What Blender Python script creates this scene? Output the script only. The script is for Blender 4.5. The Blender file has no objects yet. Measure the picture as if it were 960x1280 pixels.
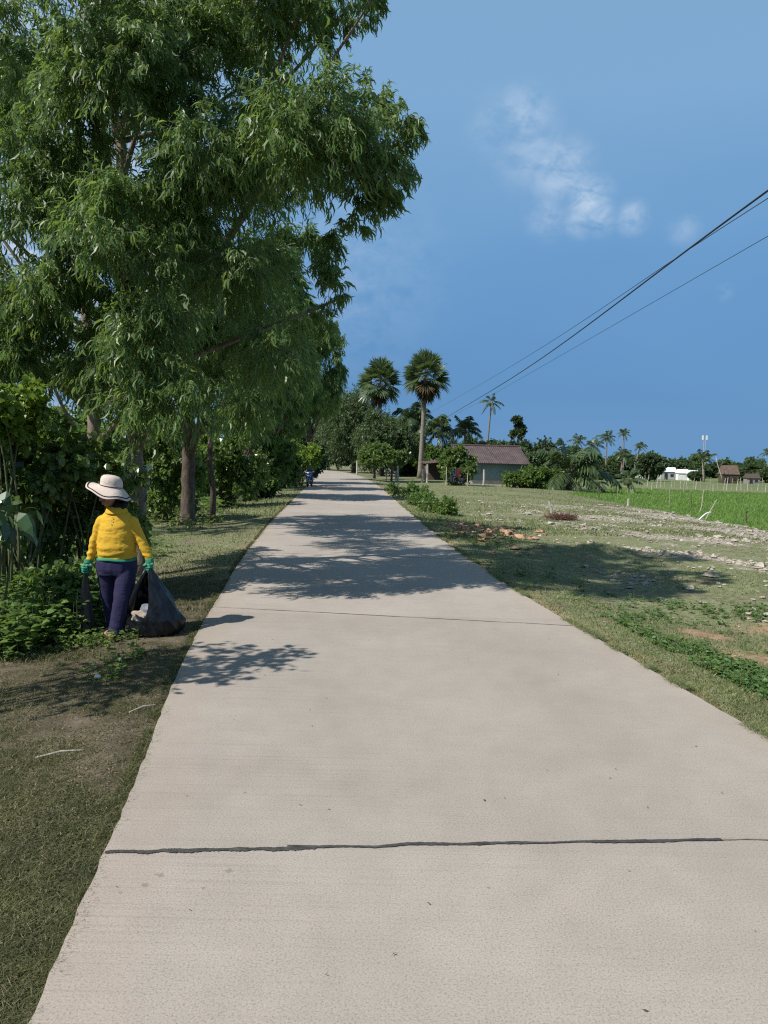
import bpy, math, random
import numpy as np
from mathutils import Vector, Matrix, noise

SC = bpy.context.scene
COL = SC.collection
PI = math.pi
R = math.radians

# ------------------------------------------------------------------ camera geometry
FPX, HZ, ROLL = 960.0, 574.0, R(1.2)
PITCH = math.atan((640 - HZ) / FPX)
CF = np.array([0, math.cos(PITCH), -math.sin(PITCH)])
U0 = np.array([0, math.sin(PITCH), math.cos(PITCH)])
R0 = np.array([1.0, 0, 0])
CR = R0 * math.cos(ROLL) + U0 * math.sin(ROLL)
CU = U0 * math.cos(ROLL) - R0 * math.sin(ROLL)
CC = np.array([0, 0, 1.7])


def ray(px, py):
    return (px - 480) / FPX * CR + (640 - py) / FPX * CU + CF


def at(px, py, d):
    """world point d metres ahead in the direction of a spot of the photo"""
    v = ray(px, py)
    return CC + v * (d / v[1])


def flat(px, py, z=0.0):
    v = ray(px, py)
    return CC + v * ((z - 1.7) / v[2])


# ------------------------------------------------------------------ road edges and terrain
LE = [flat(*q)[:2] for q in [(40, 1280), (130, 1065), (240, 800), (276, 742), (300, 700), (340, 650), (378, 613)]]
RE = [flat(*q)[:2] for q in [(960, 922), (800, 829), (650, 742), (560, 680), (500, 630), (470, 605), (455, 597), (440, 592), (420, 588.5), (395, 586.5)]]
LE = [(-0.24, -3.0)] + [tuple(q) for q in LE] + [(-5.0, 52.4), (-6.35, 69.6), (-8.3, 86.9), (-11.4, 103.9), (-15.2, 114.6), (-32.0, 150.0)]
RE = [(3.45, -3.0), (2.87, 1.5)] + [tuple(q) for q in RE] + [(-26.5, 150.0)]
LEa, REa = np.array(LE), np.array(RE)


def smooth_interp(y, A):
    y = np.asarray(y, float)
    s = 0
    w = np.maximum(0.6, np.abs(y) * 0.10)
    for k in (-1, -0.5, 0, 0.5, 1):
        s = s + np.interp(y + k * w, A[:, 1], A[:, 0])
    return s / 5


def xL(y):
    return smooth_interp(y, LEa)


def xR(y):
    return smooth_interp(y, REa)


def paddy_mask(x, y):
    b = 12.7 + np.maximum(0, y - 55) * 0.45
    return (x > b) & (y > 19) & (y < 84)


def sstep(a, b, v):
    t = np.clip((np.asarray(v, float) - a) / (b - a), 0, 1)
    return t * t * (3 - 2 * t)


def wob(x, y, s, ph=0.0):
    """cheap smooth pseudo noise in about -1..1"""
    x = x * s + ph; y = y * s + 1.7 * ph
    return (np.sin(x * 1.0 + 1.3 * np.sin(y * 0.7)) + np.sin(y * 1.31 + 1.1 * np.sin(x * 0.83 + 2)) + np.sin((x + y) * 0.77 + 0.5)) / 3


def stony_mask(x, y):
    dr = x - xR(y)
    a = sstep(2.0, 4.5, dr + 0.8 * wob(x, y, .6)) * sstep(8.5, 12.5, y + 1.5 * wob(x, y, .5, 2)) * (1 - sstep(33, 39, y)) * (1 - paddy_mask(x, y))
    n = wob(x, y, 1.3, 5) + .75 * wob(y, x, 3.1, 2) + .6 * wob(x, y, 7.3, 8) + .45 * wob(y, x, 15.1, 1)
    thr = .27 - .9 * np.exp(-((x - 11.4) / 2.0) ** 2) * sstep(14, 19, y)
    return a * sstep(thr - .25, thr + .55, n)


BARE = [(4.35, 7.15, .75, .5), (5.1, 6.5, .5, .6), (3.5, 8.3, .3, .25), (4.9, 8.9, .5, .3), (2.4, 19.8, .7, 1.8)]


def bare_mask(x, y):
    v = 0 * x
    for (a, b, c, d) in BARE:
        v = np.maximum(v, np.exp(-(((x - a) / c) ** 2 + ((y - b) / d) ** 2)) * 1.5)
    return np.clip(v + .35 * wob(x, y, 3.7, 1) * (v > .1), 0, 1)


def ground_z(x, y):
    x = np.asarray(x, float); y = np.asarray(y, float)
    l, r = xL(y), xR(y)
    dl, dr = l - x, x - r
    zl = -0.025 - 0.10 * sstep(0.1, 1.6, dl) - 0.25 * sstep(2.5, 12, dl)
    zr = -0.03 - 0.17 * sstep(0.2, 2.2, dr) - 1.0 * (1 - np.exp(-np.maximum(0, x - 8) / 20)) * sstep(3, 30, y)
    inside = np.minimum(np.maximum(-dl, 0), np.maximum(-dr, 0))
    z = np.where(dl > 0, zl, np.where(dr > 0, zr, -0.03 - 0.25 * sstep(0.0, 0.25, inside)))
    off = np.maximum(np.maximum(dl, dr), 0)
    z = z + sstep(0.15, 1.2, off) * (0.022 * wob(x, y, 2.3) + 0.03 * wob(x, y, 0.9, 3) * sstep(1, 4, off))
    # the low spoil heap and hollow in the right-hand field
    z = z + sstep(0.6, 1.4, dr) * (0.22 * (1 + .5 * wob(x, y, 4.1, 2)) * np.exp(-(((x - 4.1) / 1.2) ** 2 + ((y - 16.0) / 1.0) ** 2)) + 0.16 * np.exp(-(((x - 2.6) / 0.8) ** 2 + ((y - 17.5) / 1.1) ** 2)))
    p = paddy_mask(x, y)
    z = z - np.where(p, 0.12, 0.0)
    return z


def on_ground(px, py):
    z = 0.0
    for _ in range(30):
        p = flat(px, py, z)
        z = 0.5 * z + 0.5 * float(ground_z(p[0], p[1]))
    return np.array([p[0], p[1], float(ground_z(p[0], p[1]))])


def gp(px, d):
    """ground point below photo column px at distance d"""
    x = at(px, 590, d)[0]
    return np.array([x, d, float(ground_z(x, d))])


# ------------------------------------------------------------------ mesh building
class MB:
    def __init__(self):
        self.V = []; self.F = []; self.M = []; self.n = 0

    def add(self, V, faces, m=0):
        V = np.asarray(V, np.float64).reshape(-1, 3)
        for f in faces if isinstance(faces, (list, tuple)) else [faces]:
            f = np.asarray(f, np.int64)
            if f.size:
                self.F.append(f + self.n); self.M.append(m)
        self.V.append(V); self.n += len(V)

    def poly(self, V, faces, m=0):
        """faces: list of index tuples of any size"""
        by = {}
        for f in faces:
            by.setdefault(len(f), []).append(f)
        self.add(V, [np.array(v) for v in by.values()], m)

    def mesh(self, name, mats, smooth=False):
        me = bpy.data.meshes.new(name)
        V = np.concatenate(self.V) if self.V else np.zeros((0, 3))
        me.vertices.add(len(V)); me.vertices.foreach_set('co', V.astype(np.float32).ravel())
        idx = np.concatenate([f.ravel() for f in self.F]).astype(np.int32)
        sizes = np.concatenate([np.full(len(f), f.shape[1]) for f in self.F])
        mi = np.concatenate([np.full(len(f), m) for f, m in zip(self.F, self.M)]).astype(np.int32)
        starts = np.concatenate([[0], np.cumsum(sizes)[:-1]]).astype(np.int32)
        me.loops.add(len(idx)); me.loops.foreach_set('vertex_index', idx)
        me.polygons.add(len(sizes)); me.polygons.foreach_set('loop_start', starts)
        me.polygons.foreach_set('material_index', mi)
        me.polygons.foreach_set('use_smooth', np.full(len(sizes), bool(smooth)))
        for m in mats if isinstance(mats, (list, tuple)) else [mats]:
            me.materials.append(m)
        me.update(calc_edges=True)
        return me

    def build(self, name, mats, parent=None, smooth=False, loc=None):
        o = bpy.data.objects.new(name, self.mesh(name, mats, smooth))
        COL.objects.link(o)
        if parent is not None:
            o.parent = parent
        if loc is not None:
            o.location = loc
        return o

    # ---- shapes
    def box(self, c, s, m=0, rot=None, taper=1.0):
        c = np.array(c, float); hx, hy, hz = np.array(s, float) / 2
        V = np.array([[sx * hx * (taper if sz > 0 else 1), sy * hy * (taper if sz > 0 else 1), sz * hz] for sz in (-1, 1) for sy in (-1, 1) for sx in (-1, 1)])
        if rot is not None:
            V = V @ np.array(rot.to_3x3()).T
        self.add(V + c, np.array([[0, 2, 3, 1], [4, 5, 7, 6], [0, 1, 5, 4], [2, 6, 7, 3], [0, 4, 6, 2], [1, 3, 7, 5]]), m)

    def tube(self, pts, rad, sides=8, m=0, cap=True, flat=1.0, jit=0.0, rng=None):
        pts = np.array(pts, float); n = len(pts)
        rad = np.broadcast_to(np.array(rad, float), (n,)) if np.ndim(rad) <= 1 else np.array(rad)
        T = np.gradient(pts, axis=0); T /= np.linalg.norm(T, axis=1)[:, None] + 1e-9
        ref = np.array([1.0, 0, 0]) if abs(T[0][0]) < 0.8 else np.array([0, 1.0, 0])
        V = []
        a = np.arange(sides) / sides * 2 * PI
        u = ref
        for i in range(n):
            u = u - T[i] * (u @ T[i]); u /= np.linalg.norm(u) + 1e-9
            w = np.cross(T[i], u)
            rr = rad[i] * (1 + (jit * rng.uniform(-1, 1, sides) if jit else 0))
            V.append(pts[i] + (np.cos(a) * rr)[:, None] * u + (np.sin(a) * rr * flat)[:, None] * w)
        V = np.concatenate(V)
        i = np.arange(n - 1)[:, None] * sides; j = np.arange(sides)[None, :]; k = (j + 1) % sides
        q = np.stack([i + j, i + k, i + k + sides, i + j + sides], -1).reshape(-1, 4)
        fs = [q]
        if cap:
            fs += [np.arange(sides)[::-1][None, :], (np.arange(sides) + (n - 1) * sides)[None, :]]
        self.add(V, fs, m)

    def ell(self, c, r, m=0, seg=16, rings=10, rot=None):
        c = np.array(c, float); r = np.broadcast_to(np.array(r, float), (3,))
        V = [[0, 0, 1]]
        for i in range(1, rings):
            t = PI * i / rings
            for j in range(seg):
                p = 2 * PI * j / seg
                V.append([math.sin(t) * math.cos(p), math.sin(t) * math.sin(p), math.cos(t)])
        V.append([0, 0, -1]); V = np.array(V) * r
        if rot is not None:
            V = V @ np.array(rot.to_3x3()).T
        F = []
        for j in range(seg):
            F.append((0, 1 + j, 1 + (j + 1) % seg))
            b = 1 + (rings - 2) * seg
            F.append((b + (j + 1) % seg, b + j, len(V) - 1))
        for i in range(rings - 2):
            for j in range(seg):
                a = 1 + i * seg
                F.append((a + j, a + seg + j, a + seg + (j + 1) % seg, a + (j + 1) % seg))
        self.poly(V + c, F, m)

    def loft(self, rings, m=0, cap=True, closed=True):
        """rings: (n, s, 3)"""
        rings = np.array(rings, float); n, s = rings.shape[:2]
        F = []
        for i in range(n - 1):
            for j in range(s if closed else s - 1):
                k = (j + 1) % s
                F.append((i * s + j, i * s + k, (i + 1) * s + k, (i + 1) * s + j))
        if cap:
            F += [tuple(range(s))[::-1], tuple(range((n - 1) * s, n * s))]
        self.poly(rings.reshape(-1, 3), F, m)

    def cap(self, p0, r0, p1, r1, sides=10):
        self.ell(p0, r0, seg=sides, rings=7); self.ell(p1, r1, seg=sides, rings=7)
        self.tube([p0, p1], [r0, r1], sides)

    def prism(self, S, E, r0, r1, m=0):
        """many thin three-sided twigs at once"""
        n = len(S)
        if not n:
            return
        D = E - S; D /= np.linalg.norm(D, axis=1)[:, None] + 1e-9
        A = np.cross(D, np.array([0.31, 0.62, 0.72])); A /= np.linalg.norm(A, axis=1)[:, None] + 1e-9
        B = np.cross(D, A)
        V = []
        for (P, r) in ((S, r0), (E, r1)):
            for k in range(3):
                V.append(P + r * (math.cos(2.094 * k) * A + math.sin(2.094 * k) * B))
        V = np.stack(V, 1).reshape(-1, 3)
        b = np.arange(n)[:, None] * 6
        q = np.concatenate([b + np.array([[0, 1, 4, 3]]), b + np.array([[1, 2, 5, 4]]), b + np.array([[2, 0, 3, 5]])])
        self.add(V, q, m)

    def leaves(self, P, A, N, L, W, seg=1, sick=0.0, droop=0.0, m=0, wide=0.45):
        n = len(P)
        if not n:
            return
        A = A / (np.linalg.norm(A, axis=1)[:, None] + 1e-9)
        S = np.cross(A, N); S /= np.linalg.norm(S, axis=1)[:, None] + 1e-9
        N = np.cross(S, A)
        L = np.broadcast_to(np.asarray(L, float), (n,))[:, None]; W = np.broadcast_to(np.asarray(W, float), (n,))[:, None]
        sk = np.broadcast_to(np.asarray(sick, float), (n,))[:, None]
        down = np.array([0, 0, -1.0])

        def pt(t):
            return P + A * L * t + S * L * sk * t * (1 - t) * 2 + down * L * droop * t * t
        b = np.arange(n)[:, None]
        if seg == 1:
            c = pt(wide) + N * W * 0.35
            V = np.stack([P, c + S * W, pt(1.0), c - S * W], 1).reshape(-1, 3)
            self.add(V, b * 4 + np.array([[0, 1, 2, 3]]), m)
        else:
            c1, c2 = pt(0.28), pt(0.66)
            V = np.stack([P, c1 + S * W * 0.9 + N * W * .3, c2 + S * W * 0.85 + N * W * .3, pt(1.0), c2 - S * W * 0.85 + N * W * .3, c1 - S * W * 0.9 + N * W * .3], 1).reshape(-1, 3)
            self.add(V, [b * 6 + np.array([[0, 1, 5]]), b * 6 + np.array([[1, 2, 4, 5]]), b * 6 + np.array([[2, 3, 4]])], m)

    def blades(self, P, H, W, lean, rng, m=0):
        n = len(P)
        if not n:
            return
        a = rng.uniform(0, 2 * PI, n); S = np.stack([np.cos(a), np.sin(a), 0 * a], 1)
        b = rng.uniform(0, 2 * PI, n); D = np.stack([np.cos(b), np.sin(b), 0 * b], 1) * (lean * rng.uniform(0.2, 1.4, n))[:, None]
        H = np.broadcast_to(H, (n,)); W = np.broadcast_to(W, (n,))
        up = np.array([0, 0, 1.0])
        mid = P + (up + D * 0.55) * (H * 0.55)[:, None]
        tip = P + (up * 0.95 + D * 1.3) * H[:, None]
        w = W[:, None]
        V = np.stack([P - S * w, P + S * w, mid + S * w * .75, mid - S * w * .75, tip], 1).reshape(-1, 3)
        k = np.arange(n)[:, None] * 5
        self.add(V, [k + np.array([[0, 1, 2, 3]]), k + np.array([[3, 2, 4]])], m)


def unit(rng, n):
    v = rng.normal(size=(n, 3))
    return v / (np.linalg.norm(v, axis=1)[:, None] + 1e-9)


# ------------------------------------------------------------------ object helpers
def tag(o, label=None, cat=None, group=None, kind=None):
    if label: o['label'] = label
    if cat: o['category'] = cat
    if group: o['group'] = group
    if kind: o['kind'] = kind
    return o


def thing(name, label, cat, loc=(0, 0, 0), rz=0.0, group=None, scale=None):
    o = bpy.data.objects.new(name, None); COL.objects.link(o)
    o.empty_display_size = 0.2
    o.location = [float(v) for v in loc]; o.rotation_euler = (0, 0, rz)
    if scale is not None:
        o.scale = scale if np.ndim(scale) else (scale,) * 3
    return tag(o, label, cat, group)


def dup(root, loc, rz=0.0, scale=1.0, label=None, group=None):
    r = root.copy(); COL.objects.link(r)
    r.location = [float(v) for v in loc]; r.rotation_euler = (0, 0, rz)
    r.scale = scale if np.ndim(scale) else (scale,) * 3
    if label: r['label'] = label
    if group: r['group'] = group
    for ch in list(root.children):
        c = ch.copy(); COL.objects.link(c); c.parent = r
        for g in list(ch.children):
            d = g.copy(); COL.objects.link(d); d.parent = c
    return r


def remeshed(name, mb, voxel, mats, parent, iters=4, wrinkle=None):
    """union of closed shapes grown into ONE continuous surface"""
    tmp = mb.build('tmp', mats)
    md = tmp.modifiers.new('r', 'REMESH'); md.mode = 'VOXEL'; md.voxel_size = voxel; md.use_smooth_shade = True
    sm = tmp.modifiers.new('s', 'SMOOTH'); sm.factor = 0.5; sm.iterations = iters
    dg = bpy.context.evaluated_depsgraph_get()
    me = bpy.data.meshes.new_from_object(tmp.evaluated_get(dg))
    old = tmp.data
    bpy.data.objects.remove(tmp); bpy.data.meshes.remove(old)
    n = len(me.vertices)
    if wrinkle:
        co = np.empty(n * 3, np.float32); me.vertices.foreach_get('co', co); co = co.reshape(-1, 3)
        no = np.empty(n * 3, np.float32); me.vertices.foreach_get('normal', no); no = no.reshape(-1, 3)
        d = np.array([wrinkle(c) for c in co])
        co = co + no * d[:, None]
        me.vertices.foreach_set('co', co.astype(np.float32).ravel())
    me.polygons.foreach_set('use_smooth', np.ones(len(me.polygons), bool))
    if not me.materials:
        for m in mats if isinstance(mats, (list, tuple)) else [mats]:
            me.materials.append(m)
    me.update(); me.name = name
    o = bpy.data.objects.new(name, me); COL.objects.link(o); o.parent = parent
    return o


# ------------------------------------------------------------------ materials
def new_mat(name):
    m = bpy.data.materials.new(name); m.use_nodes = True
    nt = m.node_tree; nt.nodes.clear()
    return m, nt


def N(nt, typ, **kw):
    n = nt.nodes.new(typ)
    for k, v in kw.items():
        if k in ('i',):
            for kk, vv in v.items():
                n.inputs[kk].default_value = vv
        else:
            setattr(n, k, v)
    return n


def ramp(nt, fac, stops, interp='LINEAR'):
    n = nt.nodes.new('ShaderNodeValToRGB'); n.color_ramp.interpolation = interp
    e = n.color_ramp.elements
    while len(e) < len(stops):
        e.new(0.5)
    for el, (p, c) in zip(e, stops):
        el.position = p
        el.color = (c, c, c, 1) if np.ndim(c) == 0 else (*c, 1)
    nt.links.new(fac, n.inputs['Fac'])
    return n.outputs['Color']


def mixc(nt, fac, a, b, mode='MIX'):
    n = nt.nodes.new('ShaderNodeMix'); n.data_type = 'RGBA'; n.blend_type = mode
    for sock, v in ((n.inputs['Factor'], fac), (n.inputs['A'], a), (n.inputs['B'], b)):
        pass
    fs = [s for s in n.inputs if s.name == 'Factor' and s.type == 'VALUE'][0]
    As = [s for s in n.inputs if s.name == 'A' and s.type == 'RGBA'][0]
    Bs = [s for s in n.inputs if s.name == 'B' and s.type == 'RGBA'][0]
    for s, v in ((fs, fac), (As, a), (Bs, b)):
        if hasattr(v, 'links') or isinstance(v, bpy.types.NodeSocket):
            nt.links.new(v, s)
        elif np.ndim(v) == 0:
            s.default_value = v
        else:
            s.default_value = (*v, 1)
    return [s for s in n.outputs if s.type == 'RGBA'][0]


def math_(nt, op, a, b=None, c=None):
    n = nt.nodes.new('ShaderNodeMath'); n.operation = op
    for k, v in enumerate((a, b, c)):
        if v is None: continue
        if isinstance(v, bpy.types.NodeSocket):
            nt.links.new(v, n.inputs[k])
        else:
            n.inputs[k].default_value = v
    return n.outputs[0]


def noise_tex(nt, vec, scale, detail=4, rough=0.55, dist=0.0):
    n = nt.nodes.new('ShaderNodeTexNoise')
    n.inputs['Scale'].default_value = scale; n.inputs['Detail'].default_value = detail
    n.inputs['Roughness'].default_value = rough; n.inputs['Distortion'].default_value = dist
    if vec is not None:
        nt.links.new(vec, n.inputs['Vector'])
    return n.outputs['Fac']


def scaled(nt, vec, s):
    n = nt.nodes.new('ShaderNodeMapping'); n.inputs['Scale'].default_value = s
    nt.links.new(vec, n.inputs['Vector'])
    return n.outputs['Vector']


def finish(nt, color, rough=0.7, bump=None, bump_s=0.3, bump_d=0.01, spec=0.4, metal=0.0, trans=0.0, tcol=None, sheen=0.0):
    p = nt.nodes.new('ShaderNodeBsdfPrincipled'); out = nt.nodes.new('ShaderNodeOutputMaterial')
    if isinstance(color, bpy.types.NodeSocket):
        nt.links.new(color, p.inputs['Base Color'])
    else:
        p.inputs['Base Color'].default_value = (*color, 1)
    if isinstance(rough, bpy.types.NodeSocket):
        nt.links.new(rough, p.inputs['Roughness'])
    else:
        p.inputs['Roughness'].default_value = rough
    p.inputs['Specular IOR Level'].default_value = spec
    p.inputs['Metallic'].default_value = metal
    if bump is not None:
        b = nt.nodes.new('ShaderNodeBump'); b.inputs['Strength'].default_value = bump_s; b.inputs['Distance'].default_value = bump_d
        nt.links.new(bump, b.inputs['Height']); nt.links.new(b.outputs[0], p.inputs['Normal'])
    if trans > 0:
        t = nt.nodes.new('ShaderNodeBsdfTranslucent')
        nt.links.new(tcol if tcol is not None else color, t.inputs['Color'])
        mx = nt.nodes.new('ShaderNodeMixShader'); mx.inputs[0].default_value = trans
        nt.links.new(p.outputs[0], mx.inputs[1]); nt.links.new(t.outputs[0], mx.inputs[2])
        nt.links.new(mx.outputs[0], out.inputs['Surface'])
    else:
        nt.links.new(p.outputs[0], out.inputs['Surface'])
    return p


def leaf_mat(name, c0, c1, c2, rough=0.42, trans=0.28, spec=0.45, ns=0.9):
    """leaf colour differs from leaf to leaf: dark, usual, and a few fresh or yellowing ones"""
    m, nt = new_mat(name)
    g = nt.nodes.new('ShaderNodeNewGeometry')
    col = ramp(nt, g.outputs['Random Per Island'], [(0.0, c0), (0.55, c1), (0.86, c1), (1.0, c2)])
    o = nt.nodes.new('ShaderNodeTexCoord').outputs['Object']
    nz = noise_tex(nt, o, ns, 3)
    col = mixc(nt, 0.7, col, ramp(nt, nz, [(0.3, (0.62, 0.66, 0.66)), (0.7, (1.25, 1.2, 1.0))]), 'MULTIPLY')
    tc = mixc(nt, 0.5, col, (0.30, 0.42, 0.06), 'MIX')
    finish(nt, col, rough, spec=spec, trans=trans, tcol=tc)
    return m


def plain(name, c, rough=0.7, var=0.25, scale=6.0, bump=0.0, bscale=40.0, spec=0.4, metal=0.0, stretch=(1, 1, 1), c2=None):
    m, nt = new_mat(name)
    o = scaled(nt, nt.nodes.new('ShaderNodeTexCoord').outputs['Object'], stretch)
    nz = noise_tex(nt, o, scale, 5, 0.6)
    lo = [v * (1 - var) for v in c]; hi = [v * (1 + var) for v in c] if c2 is None else c2
    col = ramp(nt, nz, [(0.3, lo), (0.7, hi)])
    b = noise_tex(nt, o, bscale, 4) if bump > 0 else None
    finish(nt, col, rough, b, bump, 0.01, spec, metal)
    return m


M = {}
M['acacia'] = leaf_mat('acacia_leaf', (0.072, 0.132, 0.048), (0.128, 0.222, 0.074), (0.24, 0.32, 0.08), 0.42, 0.52, 0.5)
M['acacia2'] = leaf_mat('acacia_far_leaf', (0.076, 0.138, 0.048), (0.132, 0.230, 0.072), (0.25, 0.33, 0.08), 0.42, 0.52, 0.5)
M['broad'] = leaf_mat('broad_leaf', (0.070, 0.120, 0.042), (0.125, 0.205, 0.062), (0.28, 0.30, 0.08), 0.30, 0.46, 0.6)
M['glossy'] = leaf_mat('big_glossy_leaf', (0.035, 0.075, 0.04), (0.06, 0.12, 0.055), (0.14, 0.2, 0.06), 0.28, 0.22, 0.6)
M['lime'] = leaf_mat('fresh_leaf', (0.10, 0.17, 0.025), (0.17, 0.27, 0.035), (0.32, 0.36, 0.06), 0.4, 0.35)
M['weed'] = leaf_mat('weed_leaf', (0.07, 0.125, 0.038), (0.12, 0.21, 0.056), (0.22, 0.28, 0.07), 0.45, 0.46)
M['weed_bright'] = leaf_mat('bright_weed_leaf', (0.055, 0.115, 0.03), (0.09, 0.18, 0.045), (0.15, 0.23, 0.06), 0.5, 0.3)
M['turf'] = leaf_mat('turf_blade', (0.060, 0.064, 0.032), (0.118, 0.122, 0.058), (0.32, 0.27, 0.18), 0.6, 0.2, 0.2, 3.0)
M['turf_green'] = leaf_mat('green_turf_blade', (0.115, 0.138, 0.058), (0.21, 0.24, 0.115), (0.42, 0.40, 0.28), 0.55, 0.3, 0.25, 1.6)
M['dry'] = plain('dead_leaf', (0.19, 0.135, 0.09), 0.8, 0.6, 14)
M['rice'] = leaf_mat('rice_blade', (0.11, 0.20, 0.05), (0.185, 0.31, 0.08), (0.25, 0.35, 0.10), 0.5, 0.35, 0.25)
M['palm'] = leaf_mat('palm_leaflet', (0.032, 0.06, 0.026), (0.058, 0.10, 0.036), (0.14, 0.16, 0.05), 0.4, 0.2)
M['fan'] = leaf_mat('fan_leaf', (0.050, 0.082, 0.044), (0.085, 0.132, 0.066), (0.14, 0.18, 0.09), 0.36, 0.22)
M['deadfan'] = leaf_mat('dead_fan_leaf', (0.05, 0.035, 0.022), (0.10, 0.075, 0.045), (0.25, 0.20, 0.12), 0.8, 0.1, 0.1)
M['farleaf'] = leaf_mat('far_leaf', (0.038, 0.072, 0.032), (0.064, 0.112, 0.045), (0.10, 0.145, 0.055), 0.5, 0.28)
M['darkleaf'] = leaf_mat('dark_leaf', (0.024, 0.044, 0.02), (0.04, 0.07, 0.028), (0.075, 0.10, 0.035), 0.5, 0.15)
M['bark'] = plain('bark', (0.105, 0.082, 0.064), 0.9, 0.5, 5, 0.8, 22, 0.2, stretch=(4, 4, 1))
M['barkpale'] = plain('pale_bark', (0.20, 0.16, 0.12), 0.9, 0.45, 5, 0.8, 22, 0.2, stretch=(4, 4, 1))
M['palmbark'] = plain('palm_bark', (0.20, 0.17, 0.14), 0.9, 0.35, 3, 0.6, 14, 0.2, stretch=(1, 1, 6))
M['stem'] = plain('green_stem', (0.09, 0.10, 0.04), 0.7, 0.4, 8)
M['deadwood'] = plain('dead_wood', (0.42, 0.37, 0.30), 0.9, 0.3, 8, 0.4, 30, 0.2, stretch=(5, 5, 1))
M['darkwood'] = plain('dark_wood', (0.09, 0.065, 0.05), 0.9, 0.4, 6, 0.4, 30, 0.2, stretch=(5, 5, 1))


PRINTS = [(*flat(200, 1094)[:2], .09), (*flat(180, 1107)[:2], .07), (*flat(285, 1090)[:2], .08), (*flat(150, 1116)[:2], .03), (*flat(255, 1110)[:2], .03), (*flat(612, 1110)[:2], .04)]


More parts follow.
